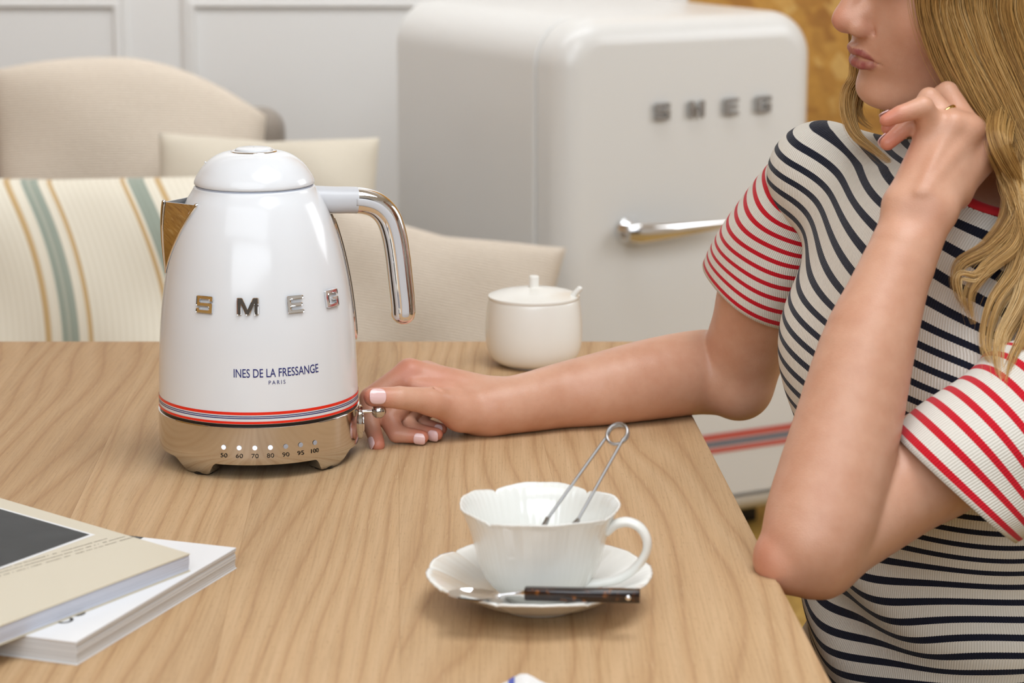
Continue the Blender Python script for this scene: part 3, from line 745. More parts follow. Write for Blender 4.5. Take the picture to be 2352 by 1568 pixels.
for cp, s in ((cA, 1), (cB, -1)):
    mb = MB(); rws = []
    for t, w_, th_ in ((-.004, .0012, .0012), (.002, .0020, .0012), (.007, .0046, .0012), (.012, .0062, .0010), (.017, .0054, .0009)):
        c_ = cp - ax * t + sd * s * max(0, t) * .45
        rws.append([c_ + nr_ * (w_ * a_) + sd * (th_ * b_) for a_, b_ in ((-1, -1), (1, -1), (1, 1), (-1, 1))])
    V = [p for r in rws for p in r]; mb.add(V, grid_faces(len(rws), 4, False, True) + [(3, 2, 1, 0), tuple(16 + q for q in range(4))]); mb.build('claw', BRUSHED, tongs, sharp=40)

# ------------------------------------------------------------------ tea spoon with tortoiseshell handle on the saucer
TORT = mat('tortoiseshell', rgb(40, 22, 16), .18, coat=.4); k = NT(TORT)
k.base(k.ramp(k.noise(k.coord('Object'), 160, 2), [(.50, rgb(30, 18, 16)), (.62, rgb(52, 29, 18)), (.74, rgb(140, 82, 30))]))
sY = CUY - .068
s0, s1 = at(1205, 1362, sY + .002), at(1470, 1368, sY - .004)
spoon = empty('tea_spoon', s0); tag(spoon, 'small steel tea spoon with tortoiseshell handle lying across the saucer', 'spoon')
dv = np.array(s1 - s0); L_ = np.linalg.norm(dv); dv /= L_
up_ = np.array([0, 0, 1.0]); sdv = np.cross(up_, dv); sdv /= np.linalg.norm(sdv); upv = np.cross(dv, sdv)
def along(a, b, c_): return tuple(dv * a + sdv * b + upv * c_)
def boxy(rows):
    V = []; 
    for a, hw, ht, zc_ in rows:
        for q in range(16):
            an = 2 * PI * q / 16; V.append(along(a, math.copysign(abs(math.cos(an)) ** .5, math.cos(an)) * hw, zc_ + math.copysign(abs(math.sin(an)) ** .5, math.sin(an)) * ht))
    fs = grid_faces(len(rows), 16, False, True); fs += [tuple(range(16))[::-1], tuple((len(rows) - 1) * 16 + q for q in range(16))]; return V, fs
V, Fc = boxy([(0, .0040, .0040, .0), (.001, .0047, .0046, 0), (L_ - .0008, .0050, .0048, 0), (L_, .0046, .0044, 0)]); obj('handle', V, Fc, TORT, spoon, sharp=40)
V, Fc = lathe([(0, 0), (.0021, 0), (.0018, .0007), (0, .0010)], 16); obj('rivet', [along(L_ - .008 + x, -.0050 - z, y) for x, y, z in V], Fc, CHROME, spoon)
V, Fc = boxy([(-.018, .0016, .0011, -.0018), (-.010, .0013, .0012, -.0008), (-.003, .0024, .0020, 0), (.0005, .0034, .0034, 0)]); obj('neck', V, Fc, CHROME, spoon, sharp=50)
V = []; NU, NV_ = 20, 13
for i in range(NU):
    t = i / (NU - 1); a = -.017 - .036 * t; hw = .0115 * math.sin(PI * min(1, (t * .9 + .06))) ** .6 + .0006
    for j in range(NV_):
        s = -1 + 2 * j / (NV_ - 1); dep = -.0042 * (1 - s * s) * math.sin(PI * t) ** .7
        V.append(along(a, s * hw, -.0016 + dep + .0010 * t))
n0 = len(V); V += [tuple(np.array(v) - upv * .0009) for v in V]
g = grid_faces(NU, NV_); obj('bowl', V, g + [tuple(i + n0 for i in f)[::-1] for f in g], CHROME, spoon)

# ------------------------------------------------------------------ two books
def book(name, label, corner, dir_a, la, dir_b, lb, z0, th, cover, page, group=None):
    """corner = right corner; a, b = unit directions along the two visible edges"""
    o = empty(name, (corner.x, corner.y, z0)); tag(o, label, 'book', 'softcover books stacked at the left')
    A, B = Vector((dir_a.x, dir_a.y, 0)).normalized(), Vector((dir_b.x, dir_b.y, 0)).normalized()
    def hex_(nm, a0, a1, b0, b1, zz0, zz1, m, r=.0004):
        bm = rbox(0, 1, 0, 1, 0, 1, 0)
        for v in bm.verts:
            a = a0 + (a1 - a0) * v.co.x; b = b0 + (b1 - b0) * v.co.y
            p = A * a + B * b; v.co = Vector((p.x, p.y, zz0 + (zz1 - zz0) * v.co.z))
        bmesh.ops.recalc_face_normals(bm, faces=bm.faces)
        if r: bmesh.ops.bevel(bm, geom=list(bm.edges), offset=r, segments=2, affect='EDGES')
        return bm_obj(nm, bm, m, o, sharp=40)
    hex_('back_cover', 0, la, 0, lb, 0, .0008, cover, .0002)
    # page block in several slightly uneven signatures
    ns = 7; zs = np.linspace(.0008, th - .0008, ns + 1)
    for i in range(ns):
        dd = RNG.uniform(.0002, .0011); hex_('page_block', dd, la - .001, dd * .8, lb - .001, zs[i] + .00006, zs[i + 1] - .00006, page, .0003)
    hex_('cover', 0, la, 0, lb, th - .0009, th, cover, .0003)
    return o, A, B
PAGE1 = mat('cool_page_edges', rgb(222, 225, 236), .7); PAGE2 = mat('warm_page_edges', rgb(226, 224, 222), .7)
for m in (PAGE1, PAGE2):
    k = NT(m); v = k.coord('Object', (1, 1, 900)); c0 = tuple(m.node_tree.nodes['Principled BSDF'].inputs['Base Color'].default_value)
    k.base(k.mix(k.ramp(k.noise(v, 2.0, 3), [(.35, (0, 0, 0)), (.65, (1, 1, 1))]), tuple(x * .80 for x in c0[:3]) + (1,), c0))
TH2, TH1 = .0165, .0135
z2 = TZ + TH2; z1 = z2 + TH1
A2, B2, C2 = on(543, 1257, z2), on(175, 1474, z2), on(20, 1461, z2)
da = (B2 - A2); db = Vector((-da.y, da.x, 0)).normalized(); db = db if db.x < 0 else -db
db = (db + (C2 - B2).normalized() * .02).normalized()
book2, bA, bB = book('book', 'white softcover book lying underneath the cream one', A2, da, da.length, db, .30, TZ, TH2, mat('white_cover', rgb(242, 242, 243), .35), PAGE2)
def patch(nm, pts, z, m, parent, org):
    return obj(nm, [(p.x - org.x, p.y - org.y, z) for p in pts], [tuple(range(len(pts)))], m, parent, smooth=False)
DARK = mat('dark_print', rgb(46, 48, 50), .5, spec=.3)
k = NT(DARK); k.base(k.ramp(k.noise(k.coord('Object'), 28, 4), [(.35, rgb(42, 44, 46)), (.7, rgb(54, 56, 58))]))
e0 = A2 + bB * .079; e1 = A2 + bB * .16
pp = [e0, e1, e1 + bA * .04, e0 + bA * .014]; patch('cover_print', pp, TH2 + .0001, DARK, book2, A2)
A1, U1, W1 = on(437, 1271, z1), on(0, 1143, z1), on(0, 1437, z1)
d_up = (U1 - A1).normalized(); d_dn = (W1 - A1).normalized()
bis = (d_up + d_dn).normalized(); per = Vector((-bis.y, bis.x, 0)); sgn = 1 if d_up.dot(per) > 0 else -1
book1, cA_, cB_ = book('book', 'cream softcover book with a dark cover photo, on top', A1, d_up, .30, d_dn, .24, z2 + .0001, TH1, mat('cream_cover', rgb(216, 206, 184), .42), PAGE1)
ph = [on(218, 1228, z1), on(-160, 1118, z1), on(-300, 1240, z1), on(-160, 1372, z1)]
def q_on(px_, py_): return on(px_, py_, z1)
c0 = q_on(219, 1228); w0 = [c0, c0 + (q_on(0, 1166) - c0) * 1.4, c0 + (q_on(0, 1166) - c0) * 1.4 + (q_on(0, 1307) - c0) * 1.2, c0 + (q_on(0, 1307) - c0) * 1.2]
patch('photo_border', w0, TH1 + .00010, PAPER, book1, A1)
ctr = sum(w0, Vector()) / 4; ins = [p + (ctr - p).normalized() * .0042 for p in w0]; patch('cover_photo', ins, TH1 + .00022, DARK, book1, A1)
# three lines of tiny print, each character a small dash
rt = random.Random(3); t0, t1 = q_on(247, 1237), q_on(-60, 1326); dl = (t1 - t0); ln = dl.length; dl.normalize(); dn = Vector((-dl.y, dl.x, 0)); dn = dn if dn.y < 0 else -dn
for r_, start in enumerate((0.0, -.012, -.020)):
    mb = MB(); a = start + .0
    base_p = t0 + dn * (.0062 * r_)
    while a < ln * 1.3:
        w_ = rt.uniform(.0008, .0018)
        if rt.random() > .16:
            h_ = rt.uniform(.0009, .0015); q = base_p + dl * a
            mb.add([(q.x - A1.x, q.y - A1.y, TH1 + .0001), ((q + dl * w_).x - A1.x, (q + dl * w_).y - A1.y, TH1 + .0001), ((q + dl * w_ - dn * h_).x - A1.x, (q + dl * w_ - dn * h_).y - A1.y, TH1 + .0001), ((q - dn * h_).x - A1.x, (q - dn * h_).y - A1.y, TH1 + .0001)], [(0, 1, 2, 3)])
        a += w_ + .0005
    mb.build('print_line', mat('brown_ink', rgb(120, 108, 88), .6) if r_ == 0 else MATS['brown_ink'], book1, smooth=False)
# the letters showing on the white cover beside the cream book
o_c = on(160, 1416, z2); V2, F2, wd, ht = text_mesh('oo', 1.0); kx = .030 / wd
dirx = bA * -1; diry = Vector((-dirx.y, dirx.x, 0))
obj('lettering', [((o_c + dirx * (x * kx) + diry * (y * kx)).x - A2.x, (o_c + dirx * (x * kx) + diry * (y * kx)).y - A2.y, TH2 + .00012) for x, y in V2], F2, INK, book2, smooth=False)

# ------------------------------------------------------------------ folded napkin at the bottom edge
nk = on(1203, 1600, TZ); NAP = mat('napkin_cloth', rgb(238, 236, 234), .85, sheen=.1); BLUE = mat('blue_woven_stripe', rgb(92, 104, 190), .85)
nap = empty('napkin', nk); tag(nap, 'white cloth napkin with a blue stripe at the bottom edge of the table', 'napkin')
V = []; n_, m_ = 30, 22
def nap_h(u, v): return max(.0012, .0095 * math.exp(-((u / .011) ** 2)) * (0.5 + 0.5 * math.cos(min(1, abs(v) / .075) * PI)) + .0016)
for i in range(n_):
    for j in range(m_):
        u, v = -.06 + .12 * i / (n_ - 1), -.10 + .115 * j / (m_ - 1); V.append((u, v, nap_h(u, max(0, v + .0)) + .0006 * math.sin(60 * v + 40 * u)))
k0 = len(V); V += [(x, y, .0001) for x, y, z in V]; g = grid_faces(n_, m_)
rim = [i * m_ for i in range(n_)] + [(n_ - 1) * m_ + j for j in range(1, m_)] + [i * m_ + m_ - 1 for i in range(n_ - 2, -1, -1)] + [j for j in range(m_ - 2, 0, -1)]
fs = g + [tuple(i + k0 for i in f)[::-1] for f in g] + [(rim[q], rim[q] + k0, rim[(q + 1) % len(rim)] + k0, rim[(q + 1) % len(rim)]) for q in range(len(rim))]
obj('cloth', V, fs, NAP, nap, sharp=60)
V = []
for j in range(m_):
    v = -.10 + .115 * j / (m_ - 1)
    for u in (-.010, -.008, -.006): V.append((u, v, nap_h(u, max(0, v)) + .0006 * math.sin(60 * v + 40 * u) + .0004))
obj('stripe', V, grid_faces(m_, 3), BLUE, nap)
# ------------------------------------------------------------------ signed-distance modelling of the body
A_ = lambda v: np.asarray(v, np.float32)
def rc(a, b, ra, rb):
    a, b = A_(a), A_(b); ba = b - a; l2 = float(ba @ ba) + 1e-12; lo = np.minimum(a, b) - max(ra, rb); hi = np.maximum(a, b) + max(ra, rb)
    def f(p):
        pa = p - a; t = np.clip((pa @ ba) / l2, 0, 1)
        return np.linalg.norm(pa - t[..., None] * ba, axis=-1) - (ra + (rb - ra) * t)
    return f, lo, hi
def el(c, r, R=None):
    c, r = A_(c), A_(r); m = float(r.max()); R_m = None if R is None else A_(R)     # rows of R = axes
    def f(p):
        q = p - c
        if R_m is not None: q = q @ R_m.T
        k0 = np.linalg.norm(q / r, axis=-1); k1 = np.linalg.norm(q / (r * r), axis=-1) + 1e-9
        return k0 * (k0 - 1) / k1
    return f, c - m, c + m
def erc(a, b, ra, rb, axis, squash):
    """round cone whose section is stretched along axis by squash (>1)"""
    a, b = A_(a), A_(b); ax_ = A_(axis); ax_ = ax_ / np.linalg.norm(ax_); k_ = 1 - 1 / squash; m = max(ra, rb) * squash
    def tr(p): return p - (p @ ax_)[..., None] * ax_ * k_ if p.ndim > 1 else p - (p @ ax_) * ax_ * k_
    f0 = rc(tr(a), tr(b), ra, rb)[0]
    return (lambda p: f0(tr(p))), np.minimum(a, b) - m, np.maximum(a, b) + m
def smin(a, b, k):
    if k <= 0: return np.minimum(a, b)
    h = np.maximum(k - np.abs(a - b), 0) / k; return np.minimum(a, b) - h * h * h * k / 6
def smax(a, b, k): return -smin(-a, -b, k)

class Solid:
    """ordered list of smooth unions / cuts plus digit chains that stay apart from each other"""
    def __init__(s): s.main = []; s.digits = []; s.cuts = []
    def add(s, prim, k=.010): s.main.append((prim, k)); return s
    def cut(s, prim, k=.004): s.cuts.append((prim, k)); return s
    def digit(s, prims, k=.007, kj=.002): s.digits.append((prims, k, kj)); return s
    def at_points(s, P):
        f = np.full(P.shape[:-1], 1.0, np.float32)
        for (g, lo, hi), k in s.main: f = smin(f, g(P), k)
        out = f
        for prims, k, kj in s.digits:
            h = np.full(P.shape[:-1], 1.0, np.float32)
            for g, lo, hi in prims: h = smin(h, g(P), kj)
            out = np.minimum(out, smin(f, h, k))
        for (g, lo, hi), k in s.cuts: out = smax(out, -g(P), k)
        return out
    def at_blocks(s, cen, half, P):
        """cen (n,3) block centres, P (n,m,3) sample points; primitives are evaluated only near themselves"""
        n, m = P.shape[:2]
        def near(lo, hi, k):
            reach = half * 1.8 + .012 + k
            d = np.maximum(np.maximum(lo - cen, cen - hi), 0); return np.flatnonzero((d * d).sum(1) < reach * reach)
        f = np.full((n, m), 1.0, np.float32)
        for (g, lo, hi), k in s.main:
            i = near(lo, hi, k)
            if len(i): f[i] = smin(f[i], g(P[i]), k)
        out = f.copy()
        for prims, k, kj in s.digits:
            lo = np.min([p[1] for p in prims], 0); hi = np.max([p[2] for p in prims], 0); i = near(lo, hi, k)
            if not len(i): continue
            h = np.full((len(i), m), 1.0, np.float32)
            for g, _, _ in prims: h = smin(h, g(P[i]), kj)
            out[i] = np.minimum(out[i], smin(f[i], h, k))
        for (g, lo, hi), k in s.cuts:
            i = near(lo, hi, k)
            if len(i): out[i] = smax(out[i], -g(P[i]), k)
        return out
def surface(solid, lo, hi, h, B=8, smooth=1, offset=0.0, extra=None):
    """sparse surface nets; returns V, F"""
    lo, hi = np.asarray(lo, float), np.asarray(hi, float); bs = B * h
    nb = np.ceil((hi - lo) / bs).astype(int)
    I = np.stack(np.meshgrid(*[np.arange(k) for k in nb], indexing='ij'), -1).reshape(-1, 3)
    half = bs * .5 * 3 ** .5
    keep = []
    for ch in np.array_split(np.arange(len(I)), max(1, len(I) // 60000)):
        c = (lo + (I[ch] + .5) * bs).astype(np.float32)
        f = solid.at_blocks(c, half, c[:, None, :])[:, 0] - offset
        keep.append(ch[np.abs(f) < half * 1.15 + .006 + (.010 if extra is not None else 0)])
    I = I[np.concatenate(keep)]
    off = np.stack(np.meshgrid(*[np.arange(B + 1)] * 3, indexing='ij'), -1).reshape(-1, 3)
    N = nb * B + 2; key = lambda q: (q[..., 0].astype(np.int64) * N[1] + q[..., 1]) * N[2] + q[..., 2]
    VK, VP, E = [], [], []
    for ch in np.array_split(np.arange(len(I)), max(1, len(I) // 2500)):
        Ib = I[ch]; G = Ib[:, None, :] * B + off[None]
        P = (lo + G * h).astype(np.float32); c = (lo + (Ib + .5) * bs).astype(np.float32)
        f = solid.at_blocks(c, half, P) - offset
        if extra is not None: f = f + extra(P)
        f = f.reshape(-1, B + 1, B + 1, B + 1)
        corner = [f[:, a:B + a, b:B + b, d:B + d] for a in (0, 1) for b in (0, 1) for d in (0, 1)]
        cs = np.stack(corner, -1); ins = cs < 0; act = ins.any(-1) & ~ins.all(-1)
        bi, x, y, z = np.nonzero(act); v = cs[act]                       # (na, 8)
        cnt = np.zeros(len(v), np.float32); acc = np.zeros((len(v), 3), np.float32)
        cp = np.array([(a, b, d) for a in (0, 1) for b in (0, 1) for d in (0, 1)], np.float32)
        for a in range(8):
            for b in range(a + 1, 8):
                if np.abs(cp[a] - cp[b]).sum() != 1: continue
                cr = (v[:, a] < 0) != (v[:, b] < 0); t = np.where(cr, v[:, a] / np.where(cr, v[:, a] - v[:, b], 1), 0)
                acc += np.where(cr[:, None], cp[a] + (cp[b] - cp[a]) * t[:, None], 0); cnt += cr
        g0 = Ib[bi] * B + np.stack([x, y, z], -1)
        VK.append(key(g0 + 1)); VP.append(lo + (g0 + acc / cnt[:, None]) * h)
        for axn, other in ((4, 0), (2, 1), (1, 2)):
            cr = ins[..., 0] != ins[..., axn]; bi, x, y, z = np.nonzero(cr)
            g = Ib[bi] * B + np.stack([x, y, z], -1); u = np.zeros(3, int); w_ = np.zeros(3, int); u[(other + 1) % 3] = 1; w_[(other + 2) % 3] = 1
            q = np.stack([key(g + 1), key(g + 1 - u), key(g + 1 - u - w_), key(g + 1 - w_)], -1)
            fl = ~ins[..., 0][cr]; q[fl] = q[fl][:, ::-1]; E.append(q)
    VK = np.concatenate(VK); VP = np.concatenate(VP); VK, ix = np.unique(VK, return_index=True); VP = VP[ix]
    Q = np.concatenate(E); id_ = np.searchsorted(VK, Q); id_[id_ >= len(VK)] = 0
    ok = (VK[id_] == Q).all(1); Fq = id_[ok]
    for _ in range(smooth):
        e = np.concatenate([Fq[:, [0, 1]], Fq[:, [1, 2]], Fq[:, [2, 3]], Fq[:, [3, 0]]])
        s_ = np.zeros_like(VP); n_ = np.zeros(len(VP))
        for a, b in ((0, 1), (1, 0)):
            for d in range(3): s_[:, d] += np.bincount(e[:, a], weights=VP[e[:, b], d], minlength=len(VP))
            n_ += np.bincount(e[:, a], minlength=len(VP))
        VP = VP * .5 + .5 * s_ / np.maximum(n_, 1)[:, None]
    return VP, Fq
def fast_obj(name, V, Q, m, parent):
    me = bpy.data.meshes.new(name); nv, nf = len(V), len(Q)
    me.vertices.add(nv); me.vertices.foreach_set('co', np.asarray(V, np.float32).ravel())
    me.loops.add(nf * 4); me.loops.foreach_set('vertex_index', np.asarray(Q, np.int32).ravel())
    me.polygons.add(nf); me.polygons.foreach_set('loop_start', np.arange(0, nf * 4, 4, dtype=np.int32))
    me.polygons.foreach_set('use_smooth', np.ones(nf, bool)); me.update(calc_edges=True); me.validate()
    if m: me.materials.append(m)
    o = bpy.data.objects.new(name, me); C.objects.link(o)
    if parent is not None: o.parent = parent
    return o
def attr(o, name, val):
    a = o.data.attributes.new(name, 'FLOAT', 'POINT'); a.data.foreach_set('value', np.asarray(val, np.float32))

# ------------------------------------------------------------------ skeleton (joints where they stand in the room)
def pt(px_, py_, Y): return np.array(at(px_, py_, Y))
S_far, S_near = pt(1866, 392, 2.17), pt(2480, 872, 1.86)
sdir = S_near - S_far; sh = sdir.copy(); sh[2] = 0; sh /= np.linalg.norm(sh)
fdir = np.array([sh[1], -sh[0], 0.0]); fdir = fdir if fdir[0] < 0 else -fdir       # chest forward: to the left and toward the camera
ZV = np.array([0, 0, 1.0])
PSI, TH = math.radians(17), math.radians(5)
hf = np.array([-math.cos(PSI) * math.cos(TH), -math.sin(PSI) * math.cos(TH), -math.sin(TH)])
hl = np.cross(ZV, hf); hl /= np.linalg.norm(hl); hu = np.cross(hf, hl)
RH0 = np.stack([hf, hl, hu]); NT_ = pt(1913, 47, 1.985); NB = NT_ - RH0.T @ np.array([.118, 0, -.028]) + RH0.T @ np.array([-.038, 0, -.215])
ROLL = math.radians(12); hl, hu = hl * math.cos(ROLL) - hu * math.sin(ROLL), hu * math.cos(ROLL) + hl * math.sin(ROLL)   # head tilted toward the supporting hand
RH = np.stack([hf, hl, hu])                        # rows: forward, left, up
HO = NT_ - RH.T @ np.array([.118, 0, -.028])
def H(x, y, z): return HO + RH.T @ (np.array([x, y, z]) / 1000.0)

body = Solid()
def torso(s, d=0.0):
    """trunk shared by skin (d < 0) and shirt (d > 0)"""
    cc = np.array([.374, 2.025, .868]); Rt = np.stack([sh, fdir, ZV])
    s.add(el(cc, (.158 + d, .108 + d, .165 + d), Rt), .02)
    for q in (-1, 1): s.add(el(cc + fdir * .050 + sh * (.066 * q) + ZV * (-.022 - .012 * q), (.064 + d, .054 + d, .070 + d), Rt), .045)
    s.add(erc(cc - ZV * .05, np.array([.385, 2.04, .54]), .104 + d, .105 + d, sh, 1.24), .05)
    s.add(erc(np.array([.385, 2.04, .56]), np.array([.405, 2.05, .47]), .112 + d, .125 + d, sh, 1.32), .05)
    nb = NB
    s.add(el(cc + ZV * .085 - sh * .02 - fdir * .005, (.125 + d, .070 + d, .060 + d), Rt), .05)
    s.add(rc(nb - ZV * .030, S_far + sh * .014 - ZV * .002, .052 + d, .046 + d), .07)
    s.add(rc(nb - ZV * .045, S_near - sh * .02, .056 + d, .050 + d), .07)
    return nb
torso(body, -.011)
# neck
body.add(rc(H(-22, 0, -50), NB - ZV * .01, .047, .053), .03)
body.add(rc(H(-32, 18, -60), NB + fdir * .05 + sh * .02 + ZV * .01, .018, .014), .02); body.add(rc(H(-32, -18, -60), NB + fdir * .05 - sh * .02 + ZV * .01, .018, .014), .02)
# head
RHm = RH
def hel(c, r, k=.012): body.add(el(H(*c), np.array(r) / 1000, RHm), k)
def hrc(a, b, ra, rb, k=.008): body.add(rc(H(*a), H(*b), ra / 1000, rb / 1000), k)
hel((-8, 0, 42), (96, 73, 82), .02)
hel((38, 0, -28), (56, 57, 76), .03)
hel((66, 0, -55), (28, 31, 27), .018)
hel((76, 0, -91), (15.5, 19, 13.5), .016)
for q in (-1, 1):
    hrc((4, 51 * q, -52), (66, 16 * q, -91), 13, 12, .03)
    hel((50, 37 * q, -22), (31, 25, 28), .02)
    hel((-2, 70 * q, 2), (14, 6, 28), .006)
    hel((82, 32 * q, 14), (16, 20, 7), .012)
hrc((90, 0, 12), (106, 0, -22), 7, 8.5, .012)
hel((108.5, 0, -28.5), (10, 9.5, 9), .008)
hrc((108, 0, -34), (98, 0, -38.5), 5, 5, .006)
for q in (-1, 1):
    hel((97, 12.0 * q, -33.5), (11.5, 6.2, 8.0), .007)
    hrc((92, 9 * q, -20), (104, 6 * q, -27), 7, 6, .010)
LIPS = []
def lip(pts):
    for (a, ra), (b, rb) in zip(pts[:-1], pts[1:]):
        p_ = rc(H(*a), H(*b), ra / 1000, rb / 1000); LIPS.append(p_); body.add(p_, .004)
for q in (-1, 1):
    lip([((98.6, 0, -55.0), 3.6), ((97.6, 5 * q, -54.2), 3.7), ((93.8, 12 * q, -55.6), 3.2), ((86.0, 20.5 * q, -58.8), 2.2), ((80, 26 * q, -61.2), 1.2)])
    lip([((95.8, 0, -66.4), 4.4), ((94.2, 7 * q, -66.2), 4.4), ((90, 14 * q, -65.0), 3.5), ((83, 22 * q, -62.6), 1.9)])
for q in (-1, 1):
    body.cut(rc(H(103.4, 0, -60.2), H(97.5, 10 * q, -60.0), .0011, .0011), .0022)
    body.cut(rc(H(97.5, 10 * q, -60.0), H(82, 26 * q, -61.6), .0011, .0009), .0022)
    body.cut(el(H(103.0, 6.2 * q, -41.2), (.0062, .0028, .0030), RHm), .003)
    body.cut(rc(H(95, 19.5 * q, -27), H(87.5, 18.6 * q, -38.5), .0012, .0010), .006)
body.cut(el(H(99.5, 0, -78.5), (.0075, .018, .0055), RHm), .010)
body.cut(rc(H(104.0, 0, -43), H(104.9, 0, -49), .0016, .0018), .004)

# near arm: elbow on the table, hand under the chin
E_n = pt(1868, 1262, 1.760)
W_n = pt(2114, 474, 1.862)
M_n = E_n + (S_near - E_n) * .45 + np.array([.004, .024, .0])
body.add(rc(S_near, M_n, .050, .041), .02)
body.add(rc(M_n, E_n + np.array([.004, .010, .0]), .041, .036), .02)
body.add(rc(E_n, pt(1808, 1282, 1.754), .036, .0225), .022)
body.add(rc(pt(1810, 1284, 1.754), pt(1856, 1290, 1.757), .0225, .0240), .022)
ax_n = [(1868, 1240, 1.760, .039), (1890, 1180, 1.770, .0425), (1941, 1000, 1.795, .0408), (1992, 800, 1.820, .0360), (2031, 690, 1.835, .0305), (2072, 580, 1.850, .0258)]
AXN = spline(np.array([np.r_[pt(*a[:3]), a[3]] for a in ax_n]), 16)
def limb(P, k): return [rc(P[i, :3], P[i + 1, :3], P[i, 3], P[i + 1, 3]) for i in range(len(P) - 1)]
for p_ in limb(AXN, .004): body.add(p_, .0045)
body.add(rc(pt(2062, 600, 1.848), pt(2078, 476, 1.864), .0215, .0170), .010)
body.add(rc(pt(2082, 600, 1.846), pt(2146, 478, 1.858), .0215, .0175), .010)
body.add(el(pt(2168, 492, 1.852), (.0075, .0075, .0085)), .012)
meta_n = [((2080, 470, 1.866), (2142, 304, 1.886), .0165, .0120), ((2102, 468, 1.862), (2183, 292, 1.884), .0168, .0128), ((2126, 470, 1.860), (2220, 300, 1.888), .0170, .0130), ((2146, 476, 1.860), (2250, 338, 1.898), .0165, .0130), ((2150, 470, 1.866), (2256, 372, 1.906), .0150, .0110)]
for a, b, ra, rb in meta_n: body.add(rc(pt(*a), pt(*b), ra, rb), .012)
for p_, r_ in (((2190, 284, 1.876), .0085), ((2226, 296, 1.880), .0085), ((2148, 296, 1.880), .0080)): body.add(el(pt(*p_), (r_, r_, r_)), .014)
for a, b in (((2110, 440, 1.847), (2184, 296, 1.874)), ((2128, 440, 1.846), (2222, 306, 1.877)), ((2146, 446, 1.848), (2248, 342, 1.888))): body.add(rc(pt(*a), pt(*b), .0030, .0042), .009)
def chain(js, rs): return [rc(pt(*js[i]), pt(*js[i + 1]), rs[i], rs[i + 1]) for i in range(len(js) - 1)]
TIPS = []
def digit(js, rs, k=.008):
    body.digit(chain(js, rs), k); TIPS.append(pt(*js[-1])); return [pt(*j) for j in js]
N_pinky = digit([(2146, 300, 1.884), (2120, 246, 1.872), (2068, 262, 1.868), (2036, 276, 1.868)], [.0115, .0086, .0068, .0056])
N_ring = digit([(2187, 292, 1.886), (2134, 226, 1.896), (2090, 284, 1.890), (2038, 329, 1.882)], [.0118, .0088, .0072, .0060])
N_mid = digit([(2222, 298, 1.892), (2176, 212, 1.918), (2116, 246, 1.925), (2040, 294, 1.905)], [.0120, .0088, .0073, .0058])
N_ind = digit([(2252, 336, 1.902), (2214, 236, 1.945), (2158, 244, 1.955), (2104, 284, 1.945)], [.0118, .0088, .0073, .0060])
N_thumb = digit([(2190, 440, 1.880), (2192, 380, 1.925), (2160, 330, 1.945), (2128, 296, 1.940)], [.0150, .0115, .0100, .0075])

# far arm: forearm lying on the table, fingers closed around the ball lever
E_f = np.array(on(1688, 866, .786))
body.add(rc(S_far, S_far + (E_f - S_far) * .6, .039, .0415), .02); body.add(rc(S_far + (E_f - S_far) * .6, E_f, .0415, .038), .02)
body.add(rc(E_f, np.array(on(1700, 892, .778)), .036, .030), .015)
ax_f = [(1660, 858, .7895, .0395), (1610, 854, .7900, .0398), (1500, 870, .7885, .0380), (1380, 893, .7840, .0338), (1290, 908, .7800, .0300), (1205, 925, .7775, .0268), (1130, 936, .7760, .0250)]
AXF = spline(np.array([np.r_[np.array(on(*a[:3])), a[3]] for a in ax_f]), 18)
for p_ in limb(AXF, .004): body.add(p_, .0045)
WF = (1122, 935, 2.190)
meta_f = [((1122, 918, 2.192), (942, 856, 2.188), .0215, .0128), ((1118, 926, 2.198), (978, 862, 2.206), .0200, .0128), ((1118, 936, 2.202), (1010, 872, 2.220), .0195, .0125), ((1112, 948, 2.205), (1040, 886, 2.228), .0185, .0120)]
for a, b, ra, rb in meta_f: body.add(rc(pt(*a), pt(*b), ra, rb), .014)
body.add(rc(pt(1118, 945, 2.182), pt(1060, 944, 2.166), .0215, .0190), .014)        # ball of the thumb
body.add(rc(pt(1062, 940, 2.166), pt(992, 922, 2.143), .0180, .0125), .012)
body.add(rc(pt(1030, 905, 2.172), pt(950, 884, 2.172), .0110, .0060), .012)          # web between thumb and index finger
body.add(rc(pt(1098, 972, 2.184), pt(1070, 968, 2.186), .0110, .0105), .012)
F_ind = digit([(940, 857, 2.186), (850, 914, 2.166), (851, 970, 2.149), (868, 1021, 2.130)], [.0128, .0098, .0083, .0066])
F_thumb = digit([(994, 921, 2.143), (918, 913, 2.124), (857, 912, 2.116)], [.0124, .0103, .0088], .010)
F_mid = digit([(978, 862, 2.204), (893, 962, 2.158), (911, 996, 2.147), (970, 1003, 2.142)], [.0128, .0098, .0082, .0063])
F_ring = digit([(1010, 872, 2.218), (928, 962, 2.178), (948, 988, 2.163), (1003, 997, 2.154)], [.0122, .0093, .0078, .0060])
F_pink = digit([(1040, 888, 2.226), (965, 955, 2.200), (975, 976, 2.184), (1014, 985, 2.177)], [.0112, .0082, .0068, .0054])
# crease behind the far thumb and at the inside of both elbows
body.cut(rc(pt(1010, 896, 2.140), pt(940, 893, 2.150), .0014, .0012), .006)

BV, BQ = surface(body, (.10 - .32, 1.66, .44), (.60, 2.44, 1.34), .0017, smooth=2)

